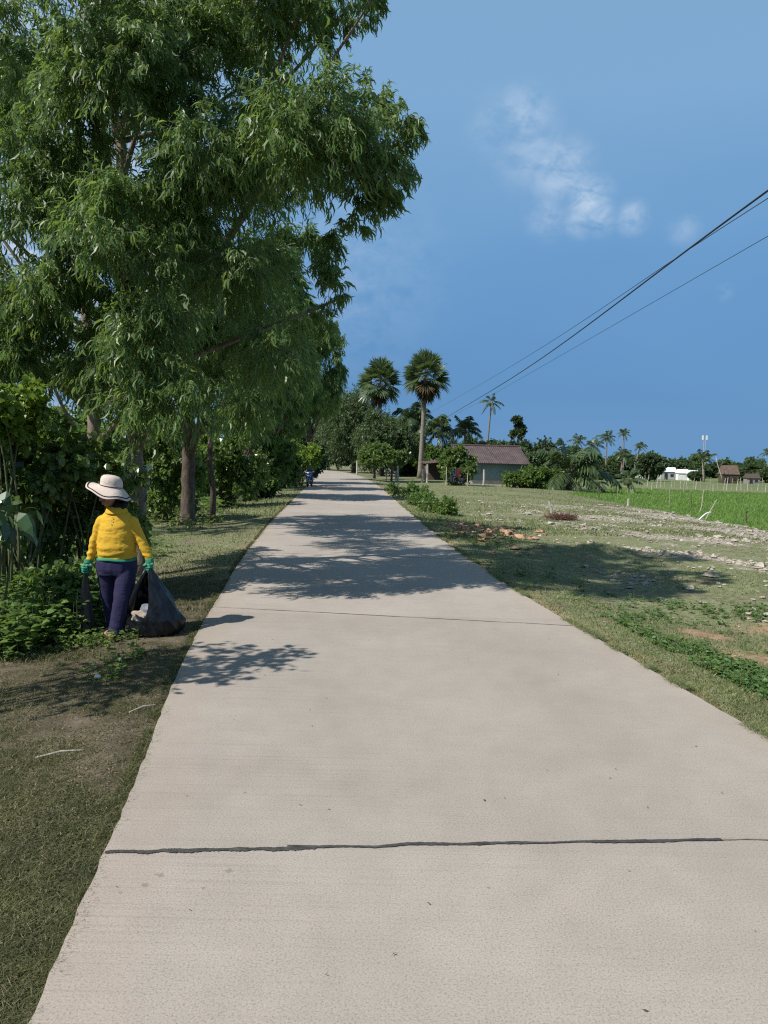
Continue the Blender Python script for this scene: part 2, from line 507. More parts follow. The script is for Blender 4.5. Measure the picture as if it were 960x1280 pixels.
def concrete_mat():
    m, nt = new_mat('road_concrete')
    tc = nt.nodes.new('ShaderNodeTexCoord'); o = tc.outputs['Object']; uv = tc.outputs['UV']
    sep = nt.nodes.new('ShaderNodeSeparateXYZ'); nt.links.new(uv, sep.inputs[0])
    u, v = sep.outputs[0], sep.outputs[1]           # metres across and along the slab
    big = noise_tex(nt, o, 0.55, 5, 0.6)
    col = ramp(nt, big, [(0.3, (0.308, 0.272, 0.235)), (0.5, (0.342, 0.305, 0.266)), (0.72, (0.370, 0.333, 0.293))])
    mid = noise_tex(nt, o, 4.5, 5, 0.65)
    col = mixc(nt, 0.8, col, ramp(nt, mid, [(0.3, (0.93, 0.925, 0.92)), (0.7, (1.06, 1.055, 1.05))]), 'MULTIPLY')
    # worn surface: sand and dark aggregate showing
    fine = noise_tex(nt, o, 120, 4, 0.75)
    col = mixc(nt, 0.85, col, ramp(nt, fine, [(0.35, (0.55, 0.54, 0.53)), (0.47, (0.97, 0.97, 0.97)), (0.68, (1.2, 1.19, 1.18))]), 'MULTIPLY')
    grit = noise_tex(nt, o, 330, 2, 0.8)
    col = mixc(nt, 0.8, col, ramp(nt, grit, [(0.3, (0.72, 0.72, 0.72)), (0.5, (1, 1, 1)), (0.7, (1.2, 1.2, 1.2))]), 'MULTIPLY')
    vo = nt.nodes.new('ShaderNodeTexVoronoi'); vo.inputs['Scale'].default_value = 75; nt.links.new(o, vo.inputs['Vector'])
    sp = nt.nodes.new('ShaderNodeSeparateColor'); nt.links.new(vo.outputs['Color'], sp.inputs[0])
    pick = math_(nt, 'GREATER_THAN', sp.outputs[0], 0.86)
    dot = math_(nt, 'MULTIPLY', math_(nt, 'LESS_THAN', vo.outputs['Distance'], 0.26), pick)
    col = mixc(nt, math_(nt, 'MULTIPLY', dot, 0.28), col, (0.16, 0.14, 0.12))
    # broom lines across the slab, strongest towards the left edge
    lines = noise_tex(nt, scaled(nt, uv, (0.7, 52, 1)), 1.0, 2, 0.5)
    lmask = math_(nt, 'MULTIPLY', ramp(nt, noise_tex(nt, o, 0.9, 3), [(0.38, 0.12), (0.62, 1.0)]), ramp(nt, math_(nt, 'MULTIPLY', u, 0.28), [(0.05, 1.0), (0.65, 0.25), (1.0, 0.2)]))
    col = mixc(nt, math_(nt, 'MULTIPLY', lmask, 0.5), col, mixc(nt, 1.0, col, ramp(nt, lines, [(0.36, 0.74), (0.46, 1.0), (0.7, 1.08)]), 'MULTIPLY'))
    # soil washed over the edges
    e = math_(nt, 'MINIMUM', u, math_(nt, 'SUBTRACT', 3.9, u))
    en = math_(nt, 'ADD', e, math_(nt, 'MULTIPLY', noise_tex(nt, o, 5.0, 5, .7), -0.55))
    col = mixc(nt, math_(nt, 'MULTIPLY', ramp(nt, en, [(-0.40, 1.0), (-0.10, 0.0)]), 0.12), col, (0.36, 0.255, 0.18))
    # slab to slab differences, tyre lanes
    slab = nt.nodes.new('ShaderNodeTexWhiteNoise'); slab.noise_dimensions = '1D'
    nt.links.new(math_(nt, 'FLOOR', math_(nt, 'DIVIDE', math_(nt, 'SUBTRACT', v, 1.2), 5.1)), slab.inputs['W'])
    col = mixc(nt, 1.0, col, ramp(nt, slab.outputs['Value'], [(0.0, (0.93, 0.925, 0.92)), (1.0, (1.04, 1.035, 1.03))]), 'MULTIPLY')
    lane = math_(nt, 'MINIMUM', math_(nt, 'ABSOLUTE', math_(nt, 'SUBTRACT', u, 1.15)), math_(nt, 'ABSOLUTE', math_(nt, 'SUBTRACT', u, 2.75)))
    lane = math_(nt, 'MULTIPLY', ramp(nt, lane, [(0.0, 1.0), (0.5, 0.0)]), noise_tex(nt, scaled(nt, uv, (3, .35, 1)), 1.0, 4, .6))
    col = mixc(nt, math_(nt, 'MULTIPLY', lane, 0.22), col, (0.22, 0.195, 0.17))
    # the smudged prints just in front of the tar joint
    for (cx, cy, rad_) in PRINTS:
        dv = nt.nodes.new('ShaderNodeVectorMath'); dv.operation = 'DISTANCE'; nt.links.new(o, dv.inputs[0]); dv.inputs[1].default_value = (cx, cy, 0)
        mk = math_(nt, 'ADD', math_(nt, 'DIVIDE', dv.outputs['Value'], rad_), math_(nt, 'MULTIPLY', noise_tex(nt, o, 26, 4, .7), 1.6))
        col = mixc(nt, math_(nt, 'MULTIPLY', ramp(nt, mk, [(0.9, 1.0), (1.6, 0.0)]), 0.7), col, (0.19, 0.165, 0.135))
    # stains
    st = noise_tex(nt, o, 2.1, 6, 0.7, 0.6)
    col = mixc(nt, math_(nt, 'MULTIPLY', ramp(nt, st, [(0.62, 0.0), (0.74, 1.0)]), 0.28), col, (0.20, 0.175, 0.15))
    st2 = noise_tex(nt, o, 7.3, 5, 0.7, 0.4)
    col = mixc(nt, math_(nt, 'MULTIPLY', ramp(nt, st2, [(0.70, 0.0), (0.76, 1.0)]), 0.35), col, (0.19, 0.17, 0.15))
    b = math_(nt, 'ADD', math_(nt, 'MULTIPLY', fine, 0.5), math_(nt, 'MULTIPLY', lines, 0.35))
    finish(nt, col, 0.88, b, 0.35, 0.004, 0.25)
    return m


def ground_mat():
    m, nt = new_mat('soil_and_turf')
    o = nt.nodes.new('ShaderNodeTexCoord').outputs['Object']
    at_ = nt.nodes.new('ShaderNodeAttribute'); at_.attribute_name = 'zones'
    s = nt.nodes.new('ShaderNodeSeparateColor'); nt.links.new(at_.outputs['Color'], s.inputs[0])
    stony, dirt, paddy = s.outputs[0], s.outputs[1], s.outputs[2]
    n1 = noise_tex(nt, o, 1.1, 6, 0.65); n2 = noise_tex(nt, o, 9, 6, 0.7); n3 = noise_tex(nt, o, 60, 4, 0.7)
    soil = ramp(nt, n2, [(0.3, (0.11, 0.086, 0.06)), (0.7, (0.22, 0.175, 0.13))])
    turf = ramp(nt, n2, [(0.3, (0.10, 0.12, 0.05)), (0.52, (0.18, 0.195, 0.10)), (0.72, (0.31, 0.29, 0.19))])
    col = mixc(nt, ramp(nt, n1, [(0.50, 0.0), (0.68, 1.0)]), turf, soil)
    col = mixc(nt, 0.7, col, ramp(nt, n3, [(0.3, 0.6), (0.7, 1.3)]), 'MULTIPLY')
    pale = ramp(nt, n3, [(0.3, (0.24, 0.21, 0.165)), (0.7, (0.42, 0.375, 0.315))])
    pm = math_(nt, 'MULTIPLY', stony, ramp(nt, noise_tex(nt, o, 9, 6, 0.75), [(0.34, 0.15), (0.5, 1.0)]))
    col = mixc(nt, pm, col, pale)
    orange = ramp(nt, n2, [(0.3, (0.26, 0.145, 0.085)), (0.7, (0.46, 0.30, 0.20))])
    col = mixc(nt, math_(nt, 'MULTIPLY', dirt, ramp(nt, n2, [(0.25, 0.5), (0.5, 1.0)])), col, orange)
    green = ramp(nt, noise_tex(nt, o, 0.35, 5, 0.6), [(0.3, (0.08, 0.13, 0.04)), (0.7, (0.125, 0.18, 0.06))])
    col = mixc(nt, paddy, col, green)
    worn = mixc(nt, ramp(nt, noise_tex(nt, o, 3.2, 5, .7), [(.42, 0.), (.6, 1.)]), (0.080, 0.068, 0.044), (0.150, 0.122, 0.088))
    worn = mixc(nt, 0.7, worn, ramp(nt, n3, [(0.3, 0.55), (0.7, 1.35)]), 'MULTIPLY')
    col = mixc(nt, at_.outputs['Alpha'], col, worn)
    finish(nt, col, 0.95, math_(nt, 'ADD', n2, math_(nt, 'MULTIPLY', n3, 0.4)), 0.7, 0.03, 0.1)
    return m


M['concrete'] = concrete_mat()
M['ground'] = ground_mat()
M['tar'] = plain('tar', (0.055, 0.052, 0.05), 0.75, 0.5, 30, 0.5, 120, 0.3)
M['crack'] = plain('joint_dirt', (0.17, 0.145, 0.12), 0.9, 0.4, 20)
M['stone'] = plain('pale_rubble', (0.37, 0.33, 0.275), 0.95, 0.25, 5, 0.5, 40, 0.1)
M['clod'] = plain('orange_clod', (0.40, 0.25, 0.165), 0.95, 0.3, 5, 0.5, 40, 0.1)

# ------------------------------------------------------------------ camera, light, sky
cam = bpy.data.objects.new('camera', bpy.data.cameras.new('camera')); COL.objects.link(cam)
cam.data.sensor_fit = 'VERTICAL'; cam.data.sensor_height = 32.0; cam.data.sensor_width = 24.0; cam.data.lens = 24.0
cam.data.clip_start = 0.05; cam.data.clip_end = 6000
cam.matrix_world = Matrix(((CR[0], CU[0], -CF[0], CC[0]), (CR[1], CU[1], -CF[1], CC[1]), (CR[2], CU[2], -CF[2], CC[2]), (0, 0, 0, 1)))
SC.camera = cam

SAZ, SEL = R(30), R(47)
shadow = np.array([math.cos(SAZ), math.sin(SAZ), 0]) * math.cos(SEL) - np.array([0, 0, math.sin(SEL)])
sun = bpy.data.objects.new('sun', bpy.data.lights.new('sun', 'SUN')); COL.objects.link(sun)
sun.data.energy = 5.0; sun.data.angle = R(0.55); sun.data.color = (1.0, 0.955, 0.88)
sun.rotation_euler = Vector(shadow).to_track_quat('-Z', 'Y').to_euler()
sun.location = (-30, -10, 40)


def build_world():
    w = bpy.data.worlds.new('World'); SC.world = w; w.use_nodes = True
    nt = w.node_tree; nt.nodes.clear()
    sky = nt.nodes.new('ShaderNodeTexSky'); sky.sky_type = 'NISHITA'; sky.sun_disc = False
    sky.sun_elevation = SEL; sky.sun_rotation = math.atan2(-math.cos(SAZ), -math.sin(SAZ))
    sky.air_density = 1.0; sky.dust_density = 0.6; sky.ozone_density = 2.0
    g = nt.nodes.new('ShaderNodeTexCoord').outputs['Generated']
    sep = nt.nodes.new('ShaderNodeSeparateXYZ'); nt.links.new(g, sep.inputs[0])
    z = sep.outputs[2]
    # the bank of blue rain cloud in front: deep blue low down, paler higher up
    big = noise_tex(nt, scaled(nt, g, (1, 1, 2.2)), 2.6, 4, 0.5)
    zz = math_(nt, 'ADD', z, math_(nt, 'MULTIPLY', math_(nt, 'SUBTRACT', big, 0.5), 0.16))
    bank = ramp(nt, zz, [(0.0, (1.22, 3.12, 6.1)), (0.08, (1.10, 2.95, 5.95)), (0.24, (1.52, 3.65, 6.75)), (0.42, (2.5, 4.75, 7.6)), (0.52, (2.6, 4.8, 7.5)), (0.8, (1.9, 2.9, 4.0))])
    amt = ramp(nt, z, [(0.0, 0.92), (0.45, 0.85), (0.8, 0.75)])
    col = mixc(nt, amt, sky.outputs[0], bank)
    # small fair-weather cloud
    dens = None
    for (px, py, rad, a) in [(655, 146, 0.032, 0.8), (622, 158, 0.034, .4), (664, 190, 0.040, .55), (700, 212, 0.036, .95), (735, 247, 0.026, 1.3), (748, 271, 0.020, 1.05), (725, 274, 0.020, .9), (685, 270, 0.026, .55), (790, 272, 0.018, .9), (855, 286, 0.018, .4), (905, 365, .010, .4), (425, 340, .12, .3), (60, 300, .22, 1.3), (20, 20, .2, 1.0), (90, 480, .2, .9)]:
        v = ray(px, py); v = v / np.linalg.norm(v)
        dn = nt.nodes.new('ShaderNodeVectorMath'); dn.operation = 'DISTANCE'
        st = nt.nodes.new('ShaderNodeVectorMath'); st.operation = 'NORMALIZE'
        nt.links.new(g, st.inputs[0]); nt.links.new(st.outputs[0], dn.inputs[0]); dn.inputs[1].default_value = tuple(v)
        k = nt.nodes.new('ShaderNodeMapRange'); k.interpolation_type = 'SMOOTHSTEP'
        k.inputs['From Min'].default_value = 0; k.inputs['From Max'].default_value = rad * 1.5
        k.inputs['To Min'].default_value = a; k.inputs['To Max'].default_value = 0
        nt.links.new(dn.outputs['Value'], k.inputs['Value'])
        dens = k.outputs[0] if dens is None else math_(nt, 'MAXIMUM', dens, k.outputs[0])
    wisp = noise_tex(nt, scaled(nt, g, (1, 1, 1.5)), 26, 7, 0.62, 0.3)
    cov = math_(nt, 'MULTIPLY', dens, ramp(nt, wisp, [(0.34, 0.0), (0.62, 1.0)]))
    cov = math_(nt, 'MINIMUM', math_(nt, 'MULTIPLY', cov, 0.58), 0.8)
    col = mixc(nt, cov, col, (7.2, 8.4, 9.8))
    bg = nt.nodes.new('ShaderNodeBackground'); bg.inputs['Strength'].default_value = 0.074
    nt.links.new(col, bg.inputs[0])
    nt.links.new(bg.outputs[0], nt.nodes.new('ShaderNodeOutputWorld').inputs[0])


build_world()
vs = SC.view_settings
vs.view_transform = 'Standard'; vs.look = 'None'; vs.exposure = 0.31; vs.gamma = 1.0; vs.use_curve_mapping = False
SC.cycles.max_bounces = 6; SC.cycles.diffuse_bounces = 3; SC.cycles.glossy_bounces = 2; SC.cycles.transmission_bounces = 3
SC.cycles.transparent_max_bounces = 4; SC.cycles.use_denoising = False; SC.cycles.filter_width = 1.2; SC.cycles.sample_clamp_indirect = 4.0

# ------------------------------------------------------------------ ground
def spaced(segs):
    out = [segs[0][0]]
    for a, b, s in segs:
        n = max(1, int(round((b - a) / s)))
        out += list(a + (b - a) * np.arange(1, n + 1) / n)
    return np.array(out)


xs = spaced([(-2500, -300, 400), (-300, -60, 24), (-60, -20, 3), (-20, -8, .6), (-8, 9, .13), (9, 18, .2), (18, 60, 2.1), (60, 300, 20), (300, 2500, 400)])
ys = spaced([(-200, -10, 30), (-10, 1, 1), (1, 24, .13), (24, 40, .22), (40, 60, .6), (60, 160, 2), (160, 400, 20), (400, 3000, 400)])
X, Y = np.meshgrid(xs, ys)
Z = ground_z(X, Y)
far = sstep(300, 900, np.hypot(X, Y))
Z = Z * (1 - far) + far * -1.2
mb = MB()
nx, ny = len(xs), len(ys)
i = np.arange(ny - 1)[:, None] * nx; j = np.arange(nx - 1)[None, :]
mb.add(np.stack([X.ravel(), Y.ravel(), Z.ravel()], 1), np.stack([i + j, i + j + 1, i + j + nx + 1, i + j + nx], -1).reshape(-1, 4))
ground = mb.build('ground', M['ground'], smooth=True); tag(ground, 'turf and bare soil on both sides of the road', None, None, 'structure')
dR = X - xR(Y)
stony = stony_mask(X, Y)
dirt = .9 * bare_mask(X, Y)
dirt = dirt + 0.55 * sstep(0.35, 0.0, dR) * (dR > -0.3) + 0.35 * sstep(0.3, 0.0, xL(Y) - X) * (xL(Y) - X > -.3)
dirt = dirt + 0.35 * np.exp(-(((X + 1.9) / 0.7) ** 2 + ((Y - 6.6) / 0.9) ** 2))
pad = (paddy_mask(X, Y) * 1.0) * sstep(12.5, 13.2, X) + 0.55 * sstep(86, 95, Y) * (X > 14)
ca = ground.data.color_attributes.new('zones', 'FLOAT_COLOR', 'POINT')
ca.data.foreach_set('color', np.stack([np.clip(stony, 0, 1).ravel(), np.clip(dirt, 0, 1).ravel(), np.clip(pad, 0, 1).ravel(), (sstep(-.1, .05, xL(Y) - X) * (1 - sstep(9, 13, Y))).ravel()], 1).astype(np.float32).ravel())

# ------------------------------------------------------------------ road slab
ry = spaced([(-3, 24, .09), (24, 60, .6), (60, 150, 2)])
rngr = np.random.default_rng(3)
nu = 9
ll, rr = xL(ry), xR(ry)
ll = ll + 0.0035 * rngr.normal(size=len(ry)) + .012 * wob(ry, ry * 0, 2.1); rr = rr + 0.004 * rngr.normal(size=len(ry)) + .014 * wob(ry, ry * 0, 1.7, 4)
along = np.concatenate([[0], np.cumsum(np.hypot(np.diff(ry), np.diff((ll + rr) / 2)))])
V, UV = [], []
for k in range(len(ry)):
    for q in range(nu):
        t = q / (nu - 1); x = ll[k] + (rr[k] - ll[k]) * t
        V.append((x, ry[k], 0.0)); UV.append((t * 3.9, along[k]))
    V.append((rr[k], ry[k], -0.16)); UV.append((3.9, along[k])); V.append((ll[k], ry[k], -0.16)); UV.append((0, along[k]))
st = nu + 2
F = []
for k in range(len(ry) - 1):
    for q in range(nu - 1):
        F.append((k * st + q, k * st + q + 1, (k + 1) * st + q + 1, (k + 1) * st + q))
    F.append((k * st + nu - 1, k * st + nu, (k + 1) * st + nu, (k + 1) * st + nu - 1))
    F.append((k * st + nu + 1, k * st, (k + 1) * st, (k + 1) * st + nu + 1))
mb = MB(); mb.poly(V, F)
road = mb.build('road', M['concrete']); tag(road, 'pale concrete road running away and bending left', None, None, 'structure')
uvl = road.data.uv_layers.new(name='UVMap')
li = np.empty(len(road.data.loops), np.int32); road.data.loops.foreach_get('vertex_index', li)
uvl.data.foreach_set('uv', np.array(UV, np.float32)[li].ravel())


def joint(a, b, w, seed, mat, z, ragged=0.6, name='joint'):
    rg = np.random.default_rng(seed); n = 150
    t = np.linspace(0, 1, n); P = np.array(a)[None] * (1 - t[:, None]) + np.array(b)[None] * t[:, None]
    d = np.array([b[0] - a[0], b[1] - a[1]]); d = d / np.linalg.norm(d); nrm = np.array([-d[1], d[0]])
    low = np.interp(t, np.linspace(0, 1, 16), rg.normal(size=16)) * 0.5
    wid = np.interp(t, np.linspace(0, 1, 22), rg.uniform(1 - ragged, 1.35, 22))
    up = w * wid * (0.5 + 0.25 * rg.random(n)); dn = w * wid * (0.5 + 0.35 * rg.random(n))
    P = P[:, :2] + nrm * (low * w * 0.6)[:, None]
    A = P + nrm * up[:, None]; B = P - nrm * dn[:, None]
    VV = np.concatenate([np.c_[A, np.full(n, z)], np.c_[B, np.full(n, z)]])
    k = np.arange(n - 1)
    m_ = MB(); m_.add(VV, np.stack([k + n, k + n + 1, k + 1, k], 1))
    return m_.build(name, mat, road)


p0 = flat(128, 1066); p1 = flat(1000, 1048)
pm_ = p0 * 0.72 + p1 * 0.28; pn = p0 * 0.12 + p1 * 0.88
joint(p0 + (0.01, 0, 0), p0 * 0.71 + p1 * 0.29, 0.021, 1, M['tar'], 0.004, 0.35, 'tar_joint')
joint(p0 * 0.75 + p1 * 0.25 + (0, .012, 0), pn, 0.017, 2, M['tar'], 0.0045, 0.5, 'tar_joint')
joint(pn, p1 + (0.5, 0, 0), 0.006, 4, M['crack'], 0.004)
for (ya, yb) in ((8.55, 7.95), (13.6, 13.2), (18.7, 18.3), (23.8, 23.4)):
    joint((float(xL(ya)) + .03, ya, 0), (float(xR(yb)) - .03, yb, 0), 0.013, int(ya * 10), M['crack'], 0.004)

# ------------------------------------------------------------------ trees and shrubs
def crown_mesh(mbl, clumps, rng, tw, k, L, W, droop, seg=1, up=0.15, sick=0.0, twig_r=0.0, outc=None, flatn=0.3, fall=0.25, ldroop=0.15, m=0, mw=1, wide=.45):
    cl = np.array(clumps, float)
    cnt = np.maximum(3, (tw * (cl[:, 3] / cl[:, 3].mean()) ** 2).astype(int))
    C = np.repeat(cl[:, :3], cnt, 0); r = np.repeat(cl[:, 3], cnt)
    T = len(C)
    D = unit(rng, T); D[:, 2] += up
    if outc is not None:
        o = C - np.array(outc); o /= np.linalg.norm(o, axis=1)[:, None] + 1e-6
        D += 0.45 * o
    D /= np.linalg.norm(D, axis=1)[:, None]
    S = C + D * (r * rng.uniform(0.0, 0.4, T))[:, None]
    E_ = C + D * (r * rng.uniform(0.6, 1.12, T))[:, None]
    E_[:, 2] -= fall * r * rng.random(T)
    if twig_r:
        mbl.prism(S, E_, twig_r, twig_r * .5, mw)
    t = (np.arange(k)[None, :] + rng.random((T, k))) / k
    t = 0.15 + 0.88 * t
    P = (S[:, None] + (E_ - S)[:, None] * t[..., None]).reshape(-1, 3)
    n = len(P)
    P = P + rng.normal(size=(n, 3)) * 0.02 * np.repeat(r, k)[:, None] * 2
    A = np.repeat((E_ - S) / (np.linalg.norm(E_ - S, axis=1)[:, None] + 1e-6), k, 0) * 0.6 + unit(rng, n) * 0.75
    A[:, 2] -= droop
    Nn = unit(rng, n); Nn[:, 2] += flatn
    ln = L * rng.uniform(0.55, 1.35, n)
    mbl.leaves(P, A, Nn, ln, W * ln / L * rng.uniform(.8, 1.2, n), seg, sick * rng.choice([-1, 1], n), ldroop, m, wide)


def limb(mbw, a, b, r0, r1, rng, bend=0.12, n=6, sides=6, sag=0.0):
    a = np.array(a, float); b = np.array(b, float)
    t = np.linspace(0, 1, n)[:, None]; L = np.linalg.norm(b - a)
    off = unit(rng, 1) * bend * L
    P = a + (b - a) * t + off * (t * (1 - t)) * 2
    P[:, 2] += sag * L * (t * (1 - t))[:, 0] * 2
    mbw.tube(P, r0 + (r1 - r0) * t[:, 0] ** 0.8, sides)


def tree(name, label, cat, base, trunk, clumps, rng, leafm, barkm, tw, k, L, W, droop=0.5, seg=1, sick=0.0, twig=0.008, group=None, limbs=1.0, outc=True, fork=0.35, extra=None, **kw):
    """trunk: list of (x, y, z, r) local; clumps: list of (x, y, z, r) local"""
    root = thing(name, label, cat, base, group=group)
    tr = np.array(trunk, float)
    wd = MB()
    tt = np.linspace(0, len(tr) - 1, len(tr) * 4)
    P = np.stack([np.interp(tt, np.arange(len(tr)), tr[:, q]) for q in range(4)], 1)
    P[1:-1, :2] += rng.normal(size=(len(P) - 2, 2)) * 0.012
    rad = P[:, 3].copy(); rad[0] *= 1.35; rad[1] *= 1.12
    wd.tube(P[:, :3], rad, 10, jit=0.06, rng=rng)
    if extra is not None:
        for e in extra:
            e = np.array(e, float); wd.tube(e[:, :3], e[:, 3], 8, jit=.05, rng=rng)
    top = tr[-1]
    for c in clumps:
        if rng.random() > limbs:
            continue
        c = np.array(c)
        h = min(max(c[2] * rng.uniform(fork, 0.85) - 0.2, tr[0][2] + 0.1), top[2])
        a = np.array([np.interp(h, tr[:, 2], tr[:, q]) for q in range(4)])
        d = np.linalg.norm(c[:3] - a[:3])
        r0 = min(a[3] * 0.55, 0.012 + 0.016 * d)
        limb(wd, a[:3], c[:3], r0, 0.25 * r0, rng, 0.14)
    wd.build('trunk', barkm, root, smooth=True)
    cr = MB()
    crown_mesh(cr, clumps, rng, tw, k, L, W, droop, seg, sick=sick, twig_r=twig, outc=(top[0], top[1], top[2] * .6) if outc else None, **kw)
    cr.build('crown', [leafm, barkm], root)
    return root


def blob_clumps(rng, n, w, h0, h1, r0, r1, pw=0.5, depth=1.0):
    """clump centres spread through an egg-shaped crown of width w between heights h0 and h1"""
    out = []
    while len(out) < n:
        v = rng.uniform(-1, 1, 3)
        if np.linalg.norm(v) > 1: continue
        if np.linalg.norm(v) < 0.35 and rng.random() < .7: continue
        r = rng.uniform(r0, r1)
        zc = (h0 + h1) / 2; hz = (h1 - h0) / 2
        out.append((v[0] * max(w / 2 - r * .6, .1), v[1] * max(w / 2 - r * .6, .1) * depth, zc + v[2] * max(hz - r * .6, .1), r))
    return out


def local(p, base):
    return np.array(p) - np.array(base)


# ---- the big acacia over the road, behind the person
rng = np.random.default_rng(11)
baseA = gp(172, 11.2)


def xmaxA(py):
    return np.interp(py, [-220, -150, -60, 0, 40, 62, 84, 110, 150, 200, 250, 290, 320, 350, 400, 450, 520], [330, 385, 430, 425, 400, 345, 345, 400, 455, 455, 425, 385, 375, 385, 365, 330, 280])


cl = []
while len(cl) < 104:
    py = rng.uniform(-200, 500); px = rng.uniform(-60, 470)
    if px > xmaxA(py): continue
    if py > 400 and px < 150 and rng.random() < .5: continue
    if px < 110 and rng.random() < .35: continue
    d = rng.uniform(8.2, 12.3) if px > 60 else rng.uniform(9.0, 13.0)
    r = rng.uniform(.42, .78)
    cl.append((*local(at(px, py, d), baseA), r))
for _ in range(20):
    cl.append((*local(at(rng.uniform(60, 290), rng.uniform(40, 330), rng.uniform(8.4, 9.8)), baseA), rng.uniform(.4, .65)))
for _ in range(8):
    cl.append((*local(at(rng.uniform(0, 160), rng.uniform(330, 490), rng.uniform(9, 10.2)), baseA), rng.uniform(.35, .55)))
# outermost sprays, the ones that make its outline against the sky
for (px, py, d, r) in [(452, 8, 10, .3), (425, 22, 10, .32), (468, -5, 9.6, .22), (395, 35, 10, .3), (470, 140, 9.2, .36), (498, 150, 9.0, .3), (505, 190, 9.1, .27), (488, 215, 9.1, .34), (512, 160, 9.0, .2), (455, 110, 9.2, .24),
                       (470, 250, 9.2, .28), (450, 235, 9.3, .4), (425, 205, 9.5, .5), (430, 160, 9.6, .45), (440, 280, 9.3, .22), (428, 372, 9.8, .16), (412, 355, 9.8, .25), (405, 395, 10, .25), (400, 300, 9.8, .35),
                       (405, 330, 10, .3), (30, 180, 9.4, .5), (90, 120, 9.6, .55), (40, 90, 10, .5), (110, 300, 9.2, .5), (30, 370, 9.5, .5), (100, 430, 9.8, .5), (10, 440, 9.4, .45), (60, 240, 10, .5)]:
    cl.append((*local(at(px, py, d), baseA), r))
tA = [(*local(at(175, 690, 11.4), baseA)[:2], -0.1, .135)] + [(*local(at(px, py, 11.4 + dd), baseA), r) for px, py, dd, r in [(171, 600, 0, .125), (166, 500, 0, .115), (163, 400, 0, .11), (162, 300, 0, .095), (150, 190, 0, .08), (135, 90, .1, .065), (125, 20, .2, .05), (120, -90, .2, .035)]]
forkA = [[(*local(at(px, py, 11.4 + dd), baseA), r) for px, py, dd, r in [(172, 560, 0, .09), (200, 480, -.2, .075), (228, 410, -.4, .068), (252, 345, -.6, .06), (310, 262, -.9, .05), (350, 190, -1.3, .04), (400, 130, -1.6, .028)]],
         [(*local(at(px, py, 11.4 + dd), baseA), r) for px, py, dd, r in [(166, 470, 0, .05), (140, 400, -.4, .045), (95, 320, -.8, .035), (40, 240, -1.1, .025)]]]
tree('acacia_tree', 'tallest acacia with drooping sickle leaves, overhanging the road behind the person in yellow', 'tree', baseA, tA, cl, rng, M['acacia'], M['barkpale'], 36, 31, .122, .0105, .9, 2, .55, .0035, fork=.66, limbs=.2, extra=forkA, fall=.45, group='acacias in a row along the left verge')

# ---- second acacia behind it, farther from the road, filling the left of the frame
rng = np.random.default_rng(12)
baseZ = gp(112, 17.5)
cl = [(*local(at(rng.uniform(-150, 260), rng.uniform(40, 430), rng.uniform(15, 19)), baseZ), rng.uniform(.6, 1.0)) for _ in range(24)]
tree('acacia_tree', 'acacia set back from the road, seen through the leaves of the tallest one', 'tree', baseZ,
     [(0, 0, -.1, .15), (.1, 0, 2.5, .13), (-.1, .1, 5, .1), (.1, 0, 8, .06)], cl, rng, M['acacia2'], M['barkpale'], 30, 22, .2, .02, .9, 1, 0, .006, group='acacias in a row along the left verge', fall=.45, limbs=.6)

# ---- acacia with the dark trunk at the road's edge
rng = np.random.default_rng(13)
baseB = on_ground(234, 656)
cl = []
while len(cl) < 62:
    px, py = rng.uniform(170, 425), rng.uniform(290, 575)
    xm = np.interp(py, [290, 400, 470, 530, 575], [385, 365, 345, 320, 300])
    if px > xm: continue
    if py > 480 and rng.random() < .6: continue
    if py > 500 and px < 250: continue
    cl.append((*local(at(px, py, rng.uniform(15.5, 20.0)), baseB), rng.uniform(.45, .85)))
for q in [(385, 400, 17.5, .45), (383, 440, 18, .35), (370, 470, 18, .4)]:
    cl.append((*local(at(*q[:3]), baseB), q[3]))
tB = [(0, 0, -.1, .20), (.02, 0, .9, .185), (.06, -.1, 1.9, .165), (.15, -.4, 3.2, .13), (.25, -.8, 4.6, .1), (.5, -1.2, 6.2, .06)]
tree('acacia_tree', 'acacia with the thick dark bare trunk rising from the grass right of the person', 'tree', baseB, tB, cl, rng, M['acacia2'], M['bark'], 28, 20, .2, .021, .9, 1, 0, .006, group='acacias in a row along the left verge', fall=.45, fork=.6, limbs=.35,
     extra=[[(.45, .9, -.1, .09), (.5, .8, .8, .08), (.42, .7, 1.6, .075), (.5, .5, 2.6, .05)], [(.05, -.1, 1.6, .1), (.6, -.7, 3.0, .08), (1.3, -1.4, 4.4, .05)]])

# ---- farther acacias of the row
rng = np.random.default_rng(14)
protoF = None
ROW = [(305, 31.5, 1.0, 0.0, 'acacia with slender dark trunk, third along the verge, before the leafy bushes'), (338, 40.5, .95, 1.9, 'acacia fourth along the verge, its crown merging with the leaning bushes'),
       (338, 50.0, 1.05, 3.7, 'acacia fifth along the verge, just beyond the yellowing bush'), (384, 62.0, 1.22, 5.1, 'pale slender acacia at the far end of the row, standing highest before the road bends')]
for i, (px, d, s, rz, lab) in enumerate(ROW):
    b = gp(px, d)
    if i == 0:
        cl = blob_clumps(rng, 44, 6.0, 2.4, 8.2, .6, 1.05)
        protoF = tree('acacia_tree', lab, 'tree', b, [(0, 0, -.1, .17), (.05, 0, 1.6, .14), (.1, .1, 3.2, .12), (0, .2, 5.5, .07), (0, .1, 7.2, .04)], cl, rng, M['acacia2'], M['bark'], 34, 22, .25, .03, .8, 1, 0, .008, group='acacias in a row along the left verge', fall=.4)
    else:
        dup(protoF, b, rz, (s, s, s * (1.42 if i == 3 else 1.0)), lab)

# ---- shrubs along the left verge
rng = np.random.default_rng(21)


